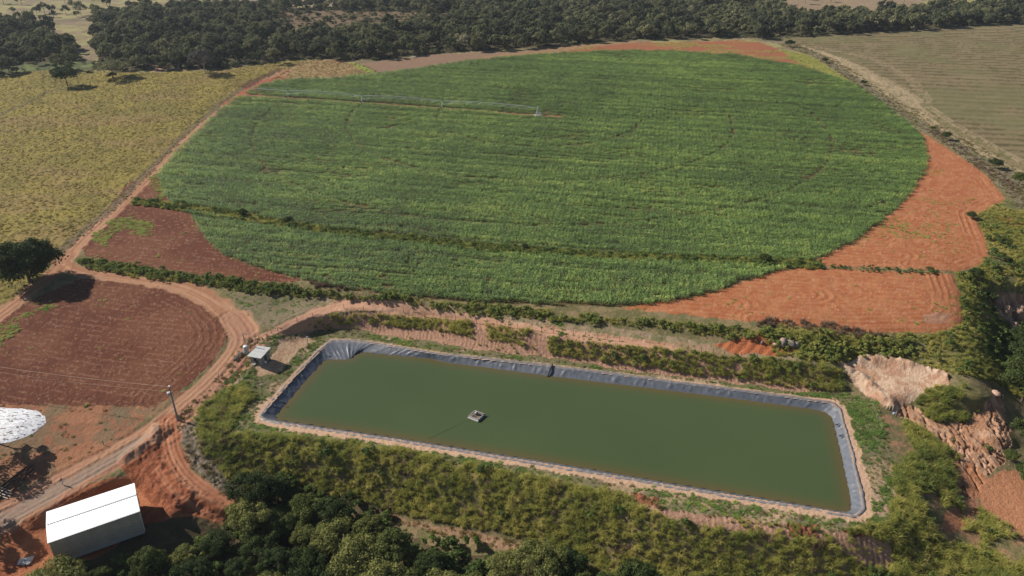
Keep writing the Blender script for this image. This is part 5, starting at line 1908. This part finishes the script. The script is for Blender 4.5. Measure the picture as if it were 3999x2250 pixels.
f1 = [z4(20, 1335), z4(400, 1000), z4(660, 655), z4(785, 600), z4(1013, 490), z4(1140, 460), z4(1500, 270), z4(1800, 190)]
fence(f1, 1.35, .07, "post and wire fence from the pump house up beside the sandy track")
f2 = [z5(a, b) for a, b in ((20, 880), (170, 893), (315, 910), (470, 908), (545, 905), (625, 935), (700, 945), (790, 953), (860, 962), (940, 975), (1020, 985), (1100, 990), (1175, 1002), (1260, 1018), (1330, 1030), (1420, 1042), (1510, 1055), (1600, 1062), (1750, 1078), (1840, 1090), (1930, 1102), (2010, 1115), (2100, 1125))]
fence(f2, 1.5, .06, "long post and wire fence on the ledge above the earth cutting")
f3 = [z6(a, b) for a, b in ((40, 1195), (140, 1205), (230, 1215), (315, 1228), (440, 1245), (560, 1260), (700, 1280), (850, 1300), (1000, 1315), (1160, 1340))]
fence(f3, 1.5, .06, "post and wire fence above the grassy cutting, right part")
f4 = [(2190, 1030), (2202, 1050), (2206, 1018), (2215, 1075), (2228, 1100)]
fence([(2185, 1012), (2195, 1035), (2206, 1058), (2218, 1085)], 1.5, .07, "short leaning fence at the pond's far right corner")
pf = [(572 + k * 9.5, 251 - k * 5.2) for k in range(13)] + [(690 + k * 9, 186 - k * 3.4) for k in range(12)]
fence(pf, 1.3, .09, "wire fence between the pasture and the red dirt road")
pf2 = [(228 + k * 10.5, 214.5 - .2 * k) for k in range(20)]
fence(pf2, 1.2, .08, "low wire fence crossing the pasture behind the lone dark tree", 2)

# --- sprinkler line (centre pivot)
piv = empty("irrigation_machine", PIV)


def rel(p):
    return Vector(p) - PIV


PH = 3.9
cpt = MB()
for ang in range(4):
    t = math.pi / 4 + ang * math.pi / 2
    cpt.tube([(1.7 * math.cos(t), 1.7 * math.sin(t), 0), (.25 * math.cos(t), .25 * math.sin(t), PH)], .11, 5)
cpt.tube([(0, 0, 0), (0, 0, PH + .7)], .20, 8)
for zz_ in (1.2, 2.5):
    rr_ = 1.7 - (1.45) * zz_ / PH
    for ang in range(4):
        t = math.pi / 4 + ang * math.pi / 2
        t2 = t + math.pi / 2
        cpt.tube([(rr_ * math.cos(t), rr_ * math.sin(t), zz_), (rr_ * math.cos(t2), rr_ * math.sin(t2), zz_)], .06, 4)
cpt.build("centre_tower", M_STEEL, piv)
MB().box((0, 0, -.1), 4.2, 4.2, .2, .4).build("concrete_pad", M_CONC, piv)
MB().box((1.1, -1.1, .4), .6, .4, 1.2).build("control_box", M_WHITE, piv)
stops = [PIV] + [G(1113, 272), G(912, 259), G(725, 246)]
endp = G(636, 240)
adir = (stops[3] - PIV)
adir.z = 0
adir.normalize()
sdir = Vector((-adir.y, adir.x, 0))


def span(a, b, arch, name="span_pipe"):
    a, b = rel(a), rel(b)
    n_ = 16
    top = [a.lerp(b, t / n_) + Vector((0, 0, PH + arch * 4 * (t / n_) * (1 - t / n_))) for t in range(n_ + 1)]
    pipe = MB().tube(top, .10, 6).build(name, M_STEEL, piv)
    tr2 = MB()
    lows = []
    for t in range(2, n_ - 1, 2):
        p = top[t] + Vector((0, 0, -1.25))
        lows.append(p)
        for s_ in (-1, 1):
            tr2.tube([p + sdir * .6 * s_, top[t]], .016, 4)
            tr2.tube([p + sdir * .6 * s_, top[t - 1]], .016, 4)
            tr2.tube([p + sdir * .6 * s_, top[t + 1]], .016, 4)
        tr2.tube([p - sdir * .6, p + sdir * .6], .016, 4)
    for s_ in (-1, 1):
        tr2.tube([top[0]] + [p + sdir * .6 * s_ for p in lows] + [top[-1]], .012, 4)
    tr2.build("truss", M_STEEL, piv)
    for t in range(1, n_, 2):
        MB().tube([top[t], top[t] + Vector((.05, 0, -2.4))], .03, 4).build("drop_hose", M_STEEL, piv)


for a, b in zip(stops[:-1], stops[1:]):
    span(a, b, .9)
ea, eb = rel(stops[3]) + Vector((0, 0, PH)), rel(endp) + Vector((0, 0, PH + .2))
MB().tube([ea, ea.lerp(eb, .5), eb], [.13, .12, .10], 6).build("overhang_pipe", M_STEEL, piv)
for k, s_ in enumerate(stops[1:]):
    b0 = rel(s_)
    tw = MB()
    for q in (-1, 1):
        tw.tube([b0 + sdir * 1.9 * q + Vector((0, 0, .7)), b0 + Vector((0, 0, PH))], .08, 5)
    tw.tube([b0 - sdir * 1.9 + Vector((0, 0, .7)), b0 + sdir * 1.9 + Vector((0, 0, .7))], .09, 5)
    tw.tube([b0 - sdir * .9 + Vector((0, 0, 2.2)), b0 + sdir * .9 + Vector((0, 0, 2.2))], .05, 4)
    tw.tube([b0 + Vector((0, 0, 2.0)), b0 - adir * 6 + Vector((0, 0, 2.9))], .07, 4)
    two = tw.build("drive_tower", M_STEEL, piv)
    MB().box(b0 + Vector((0, 0, PH + .15)), .6, .4, .6).build("motor_box", M_DARKSTEEL, two)
    for q in (-1, 1):
        c = b0 + sdir * 1.9 * q + Vector((0, 0, .62))
        w_ = MB()
        w_.tube([c - adir * .17, c + adir * .17], .62, 14)
        w_.build("wheel", M_BLACK, two)
tag(piv, "long galvanised irrigation machine on wheeled towers standing in the crop", "irrigation machine")

# --- floating pump raft
rc_ = W3(1198, 1049, WATER_Z)
raft = empty("pump_raft", rc_, math.radians(-31))
M_DRUM = solid_mat("weathered_float", (.42, .41, .40), .6, 0, .25, 5)
for k in range(4):
    yk = -1.25 + k * .83
    fl_ = MB().tube([(-1.5, yk, .12), (-1.42, yk, .14), (1.42, yk, .14), (1.5, yk, .12)], [.16, .30, .30, .16], 10)
    fl_.build("float", M_DRUM, raft, False)
dk_ = MB()
for k in range(9):
    dk_.box((-1.35 + k * .335, 0, .46), .27, 2.75, .05, random.uniform(-.03, .03))
dk_.build("deck", M_WOOD, raft)
MB().box((-1.35, 0, .52), .12, 2.8, .1).box((1.35, 0, .52), .12, 2.8, .1).box((0, 1.3, .52), 2.8, .12, .1).box((0, -1.3, .52), 2.8, .12, .1).build("frame", M_CONC, raft)
mt_ = MB().tube([(-.1, .25, .5), (-.1, .25, 1.15), (-.1, .25, 1.35)], [.42, .40, .12], 12).build("pump", M_DARKSTEEL, raft)
MB().tube([(-.1, .25, 1.3), (-.1, .25, 1.45)], .10, 8).build("cap", M_WHITE, mt_)
MB().tube([(-.3, -.1, .6), (-.7, -.5, .62), (-.5, -.95, .6), (.1, -.8, .6), (.25, -.3, .62)], .055, 6).build("hose", M_BLACK, raft)
MB().tube([(.2, .3, .9), (1.2, .9, .75), (2.2, 1.8, .2)], .05, 6).build("discharge_pipe", M_DARKSTEEL, raft)
tag(raft, "small square pump raft floating in the middle of the green pond", "raft")
ra_, rb_ = W3(1184, 1053, WATER_Z + .05), W3(1078, 1104, WATER_Z + .02)
tag(MB().tube([ra_ + Vector((0, 0, .3)), ra_.lerp(rb_, .3), rb_], .022, 4).build("mooring_rope", M_WIRE), "thin mooring rope running from the raft across the water", "rope")
p1, p2 = W3(1388, 920, .25), W3(1377, 947, WATER_Z + .05)
tag(MB().tube([p1 + (p1 - p2) * .12 + Vector((0, 0, .1)), p1, p1.lerp(p2, .5) + Vector((0, 0, .25)), p2], .20, 8).build("inlet_pipe", M_BLACK), "black pipe lying down the pond's far bank into the water", "pipe")
for (u, v, lb) in ((2106, 1070, "upper black flap torn on the pond's right bank"), (2115, 1098, "lower black flap torn on the pond's right bank")):
    p = W3(u, v, -.55)
    o = MB().add([(-.55, .1, .25), (.1, .22, .3), (.6, .35, .4), (.15, -.05, .35), (-.3, -.3, .25), (-.55, .1, .15), (.1, .22, .2), (.6, .35, .3), (.15, -.05, .25), (-.3, -.3, .15)],
                 [(0, 4, 3, 2, 1), (5, 6, 7, 8, 9), (0, 1, 6, 5), (1, 2, 7, 6), (2, 3, 8, 7), (3, 4, 9, 8), (4, 0, 5, 9)]).build("torn_flap", M_BLACK)
    o.location = p
    tag(o, lb, "flap")

# --- tarpaulin mound
outline = [(-150, 1030), (0, 1026), (60, 1029), (98, 1037), (112, 1050), (114, 1064), (104, 1078), (86, 1090), (55, 1104), (10, 1116), (-60, 1128), (-170, 1130)]
mw = smooth([tuple(G(u, v)[:2]) for u, v in outline + outline[:1]], 2)[:-1]
mw = np.array(mw)
mc = mw.mean(0)
mz, _, _ = land(mw[:, 0], mw[:, 1])
mv, mf = [], []
NM = len(mw)
RINGS = 14
for i in range(RINGS + 1):
    t = i / RINGS
    ax_ = mw * (1 - t * .999) + mc * (t * .999)
    hgt_ = 1.0 * (1 - (1 - t) ** 2.4)
    fl2 = fbm(ax_[:, 0] * 1.2, ax_[:, 1] * 1.2, 210) - .5
    if i == 0:
        ax_ = mw + (fbm(mw[:, 0] * .8, mw[:, 1] * .8, 211) - .5)[:, None] * 1.3
    mv.append(np.c_[ax_, mz * (1 - t) + float(np.mean(mz)) * t + .05 + hgt_ + fl2 * .55 * min(1, t * 4) * (1 - t ** 3)])
mv = np.concatenate(mv)
for i in range(RINGS):
    a = i * NM + np.arange(NM)
    b = i * NM + (np.arange(NM) + 1) % NM
    mf.append(np.stack([a, b, b + NM, a + NM], -1))
mf = np.concatenate(mf)
m, N, L, b = new_mat("torn_white_tarpaulin", .5, .3)
tc = N.new("ShaderNodeNewGeometry").outputs["Position"]
mp = N.new("ShaderNodeMapping")
mp.inputs["Scale"].default_value = (.7, 1.9, 1.0)
mp.inputs["Rotation"].default_value = (0, 0, .5)
L.new(tc, mp.inputs[0])
n1 = noise_node(N, L, mp.outputs[0], 1.1, 2, .5)
n2 = noise_node(N, L, mp.outputs[0], 2.2, 3, .6)
white = ramp(N, L, n2, [(.3, (.60, .62, .66)), (.7, (.80, .80, .82))])
hole_ = ramp(N, L, math_node(N, L, "ADD", n1, math_node(N, L, "MULTIPLY", math_node(N, L, "SUBTRACT", n2, .5), .35)), [(.60, (0, 0, 0)), (.635, (1, 1, 1))])
L.new(mix_col(N, L, hole_, white, (.12, .075, .06)), b.inputs["Base Color"])
bp = N.new("ShaderNodeBump")
bp.inputs["Distance"].default_value = .15
L.new(n2, bp.inputs["Height"])
L.new(bp.outputs[0], b.inputs["Normal"])
tp = bpy.data.objects.new("tarpaulin_mound", mesh_np("tarpaulin_mound", mv, mf, m, None, True))
link(tp)
tag(tp, "low mound under a torn white tarpaulin with brown holes", "mound")

# --- timber stack in the shade
def logs(u0, v0, u1, v1, n_, label, mat, rad=.17, spread=.42):
    a, b = G(u0, v0), G(u1, v1)
    dr_ = (b - a)
    sd2 = Vector((-dr_.y, dr_.x, 0)).normalized()
    mb = MB()
    r = random.Random(n_)
    for k in range(n_):
        off = sd2 * spread * (k - n_ / 2) + Vector((0, 0, rad + (.32 if k % 2 else 0)))
        mb.tube([a + off + dr_ * r.uniform(-.08, .05), b + off * 1.0 + dr_ * r.uniform(-.06, .1)], [rad * r.uniform(.8, 1.1), rad * .7], 7)
    tag(mb.build("timber_stack", mat), label, "timber")


logs(-30, 1262, 78, 1176, 7, "stack of long dark poles lying in the yard tree's shade", M_DKWOOD)
logs(-40, 1222, 26, 1246, 6, "sheaf of pale weathered boards at the left edge of the yard", M_PALEWOOD, .13, .3)

# --- rubble, boulders, scrap
g = G(64, 1412)
rb1 = empty("rubble_heap", g)
r = random.Random(4)
mb = MB()
mb.box((0, .1, .0), 2.4, 1.5, .22, .25)
mb.build("broken_slab", solid_mat("pale_slab", (.55, .50, .45), .85, 0, .15, 3), rb1, False, .04)
mb = MB()
for k in range(12):
    mb.box((r.uniform(-.5, 1.2), r.uniform(-.9, .2), .1), r.uniform(.2, .6), r.uniform(.1, .35), r.uniform(.1, .3), r.uniform(0, 3))
mb.build("fragments", solid_mat("grey_fragments", (.34, .35, .38), .8, 0, .4, 4), rb1, False, .02)
tag(rb1, "pale broken slab and grey rubble on the orange yard", "rubble")
g = G(146, 1416)
tag(MB().box((g.x, g.y, g.z), .55, .4, .35, .4).build("white_block", M_WHITE, None, False, .05), "small white block at the metal shed's front corner", "block")
M_ROCK = solid_mat("grey_boulder", (.22, .18, .165), .85, 0, .35, 1.5, .2, .15)
M_ROCKP = solid_mat("pinkish_boulder", (.42, .27, .2), .85, 0, .25, 1.5, .2, .15)
for k, (u, v, sx, sz, mt, lb) in enumerate(((1952, 868, 1.1, .7, M_ROCKP, "pinkish boulder, leftmost of the boulders by the small red pit"),
                                           (1970, 868, 1.3, 1.3, M_ROCK, "tall dark grey boulder in the middle of the boulders by the small red pit"),
                                           (1988, 866, 1.6, .9, M_ROCK, "long grey boulder right of the tall one by the small red pit"),
                                           (2002, 872, .9, 1.0, M_ROCK, "grey boulder, rightmost at the edge of the small red pit"),
                                           (1969, 858, 1.0, .7, M_ROCKP, "reddish boulder behind the tall grey one by the small red pit"),
                                           (1916, 864, .5, .6, M_ROCK, "small dark rock on the slope of the small red pit"),
                                           (2504, 992, 1.2, .7, M_ROCKP, "pale boulder at the top of the eroded clay slope"),
                                           (2478, 800, .8, .6, M_ROCKP, "pale boulder on the rim of the rocky gully"))):
    g = G(u, v)
    o = MB().ball((0, 0, sz * .35), sx, sx * .75, sz, 12, 8, .13, 70 + k).build("boulder", mt, None, True)
    o.location = g
    o.rotation_euler = (0, 0, k * .8)
    tag(o, lb, "boulder")
g = G(2246 + 290, 1122)
gs_ = W3(2352, 1000, float(zmap(2352, 1000)))
tag(MB().box((0, 0, .02), .9, .5, .25, .3).add([(-.4, -.2, .27), (.3, -.25, .3), (.45, .2, .33), (-.3, .25, .3), (0, 0, .5)], [(0, 1, 4), (1, 2, 4), (2, 3, 4), (3, 0, 4), (3, 2, 1, 0)]).build("plastic_scrap", solid_mat("blue_grey_plastic", (.3, .34, .42), .5, 0, .2, 3)), "blue grey plastic scrap on the path below the pale clay pit", "scrap").location = G(2249, 1041)

# --- pale cliff stones in the gully
for k, (u, v, sx, sz) in enumerate(((2528, 795, 2.0, 2.6), (2560, 800, 2.2, 3.0), (2505, 765, 1.1, 2.4), (2545, 830, 1.6, 2.0))):
    g = G(u, v)
    o = MB().ball((0, 0, sz * .4), sx * .8, sx * .6, sz * .8, 14, 12, .30, 90 + k).build("clay_pinnacle", solid_mat("pale_clay_rock", (.33, .22, .16), .9, 0, .3, .8, .1, .3), None, True)
    o.location = g
    tag(o, ("pale clay pinnacle, tallest in the rocky gully", "pale clay pinnacle at the right picture edge in the gully", "narrow pale clay fin at the head of the gully", "low pale clay pinnacle, lowest in the rocky gully")[k], "clay pinnacle")

# --- people and animals
def skinned(name, joints, bones, mat, parent, sub=1):
    me = bpy.data.meshes.new(name)
    me.from_pydata([j[:3] for j in joints], bones, [])
    o = bpy.data.objects.new(name, me)
    link(o, parent)
    me.materials.append(mat)
    sm = o.modifiers.new("skin", 'SKIN')
    for i, j in enumerate(joints):
        rr = j[3] if isinstance(j[3], tuple) else (j[3], j[3])
        me.skin_vertices[0].data[i].radius = rr
    me.skin_vertices[0].data[0].use_root = True
    sb = o.modifiers.new("sub", 'SUBSURF')
    sb.levels = sub
    sb.render_levels = sub
    return o


M_SKIN = solid_mat("skin", (.30, .17, .11), .6, 0, .06, 5)
M_SHIRT = solid_mat("dark_shirt", (.035, .035, .05), .85, 0, .2, 8)
M_TROU = solid_mat("pale_trousers", (.42, .40, .40), .85, 0, .15, 8)
M_HAIR = solid_mat("dark_hair", (.02, .016, .013), .8, 0, .2, 8)
pg = G(159, 1219)
man = empty("person", pg, math.radians(150))
J = [(0, 0, .95, (.15, .11)), (0, 0, 1.12, (.14, .10)), (0, 0, 1.36, (.17, .11)), (0, 0, 1.47, (.065, .065)), (0, .01, 1.58, (.085, .095)), (0, .01, 1.69, (.08, .09)),
     (.17, 0, 1.40, .062), (.27, .05, 1.14, .046), (.25, .20, .94, .036), (.25, .25, .87, .034),
     (-.17, 0, 1.40, .062), (-.42, .08, 1.30, .046), (-.62, .18, 1.36, .036), (-.70, .21, 1.39, .034),
     (.09, 0, .88, .092), (.10, .05, .50, .062), (.10, 0, .10, .045), (.10, .13, .03, .045),
     (-.09, 0, .88, .092), (-.11, .16, .52, .062), (-.12, .02, .12, .045), (-.12, .15, .03, .045)]
Bn = [(0, 1), (1, 2), (2, 3), (3, 4), (4, 5), (2, 6), (6, 7), (7, 8), (8, 9), (2, 10), (10, 11), (11, 12), (12, 13), (0, 14), (14, 15), (15, 16), (16, 17), (0, 18), (18, 19), (19, 20), (20, 21)]
for side, hnd, (dx, dy, dz) in ((1, 9, (0, .04, -.08)), (-1, 13, (-.08, .03, .02))):
    h0 = J[hnd]
    for f_ in range(5):
        o1 = len(J)
        sp_ = (f_ - 2) * .016
        ln = (.5, .9, 1.0, .92, .75)[f_]
        J.append((h0[0] + dx * .5 + (sp_ if side == 1 else 0), h0[1] + dy * .5, h0[2] + dz * .5 + (0 if side == 1 else sp_), .010))
        J.append((h0[0] + dx * ln * 1.2 + (sp_ if side == 1 else 0), h0[1] + dy * ln * 1.5 + .01, h0[2] + dz * ln * 1.2 + (0 if side == 1 else sp_), .008))
        Bn += [(hnd, o1), (o1, o1 + 1)]
skinned("body", J, Bn, M_SKIN, man, 1)
skinned("shirt", [(0, 0, .92, (.175, .135)), (0, 0, 1.12, (.165, .125)), (0, 0, 1.36, (.19, .13)), (0, 0, 1.44, (.09, .09)), (.18, 0, 1.39, .08), (.25, .03, 1.20, .066), (-.18, 0, 1.39, .08), (-.36, .06, 1.32, .066)],
        [(0, 1), (1, 2), (2, 3), (2, 4), (4, 5), (2, 6), (6, 7)], M_SHIRT, man)
skinned("trousers", [(0, 0, .95, (.165, .125)), (.09, 0, .86, .112), (.10, .05, .50, .082), (.10, .01, .12, .068), (-.09, 0, .86, .112), (-.11, .16, .52, .082), (-.12, .03, .13, .068)],
        [(0, 1), (1, 2), (2, 3), (0, 4), (4, 5), (5, 6)], M_TROU, man)
MB().ball((0, -.005, 1.70), .10, .115, .085, 12, 7).build("hair", M_HAIR, man, True)
fc = MB()
fc.ball((.033, .098, 1.635), .013, .009, .010, 6, 4).ball((-.033, .098, 1.635), .013, .009, .010, 6, 4)
fc.build("eyes", M_HAIR, man)
MB().ball((0, .112, 1.60), .014, .020, .024, 6, 4).ball((.092, .01, 1.61), .012, .022, .034, 6, 4).ball((-.092, .01, 1.61), .012, .022, .034, 6, 4).ball((0, .100, 1.555), .028, .008, .007, 6, 4).build("face_features", M_SKIN, man)
tag(man, "person in a dark top and pale trousers walking on the dirt road, one arm out", "person")

cg = G(1040, 147)
cow = empty("cow", cg, math.radians(15))
M_COW = solid_mat("white_hide", (.78, .76, .72), .8, 0, .06, 3)
skinned("body", [(0, 0, 1.0, (.34, .38)), (-.6, 0, 1.05, (.33, .36)), (-.95, 0, 1.12, (.2, .22)), (.5, 0, 1.02, (.33, .38)), (.85, 0, 1.25, (.16, .22)), (1.15, 0, 1.45, (.12, .14)), (1.45, 0, 1.28, (.08, .09)),
                 (.6, .2, .8, .13), (.62, .2, .42, .08), (.6, .2, .03, .06), (.6, -.2, .8, .13), (.66, -.2, .42, .08), (.66, -.2, .03, .06),
                 (-.75, .2, .85, .17), (-.62, .2, .58, .10), (-.82, .2, .38, .07), (-.78, .2, .03, .06), (-.75, -.2, .85, .17), (-.6, -.2, .58, .10), (-.8, -.2, .38, .07), (-.76, -.2, .03, .06),
                 (-1.1, 0, .9, .03), (-1.1, 0, .45, .03), (1.15, .2, 1.5, .04), (1.15, -.2, 1.5, .04)],
        [(0, 1), (1, 2), (0, 3), (3, 4), (4, 5), (5, 6), (3, 7), (7, 8), (8, 9), (3, 10), (10, 11), (11, 12), (1, 13), (13, 14), (14, 15), (15, 16), (1, 17), (17, 18), (18, 19), (19, 20), (2, 21), (21, 22), (5, 23), (5, 24)], M_COW, cow)
tag(cow, "small white cow at the dark foot of the far woods", "cow")

# ------------------------------------------------------------------ air
hzb = MB().box((0, 900, -45), 3600, 2600, 146.5)
m = bpy.data.materials.new("valley_air")
m.use_nodes = True
m.node_tree.nodes.clear()
vo = m.node_tree.nodes.new("ShaderNodeVolumePrincipled")
vo.inputs["Color"].default_value = (.80, .88, 1.0, 1)
vo.inputs["Density"].default_value = HAZE
vo.inputs["Anisotropy"].default_value = .2
mo_ = m.node_tree.nodes.new("ShaderNodeOutputMaterial")
m.node_tree.links.new(vo.outputs[0], mo_.inputs["Volume"])
hz_o = hzb.build("haze", m)
tag(hz_o, kind="stuff")
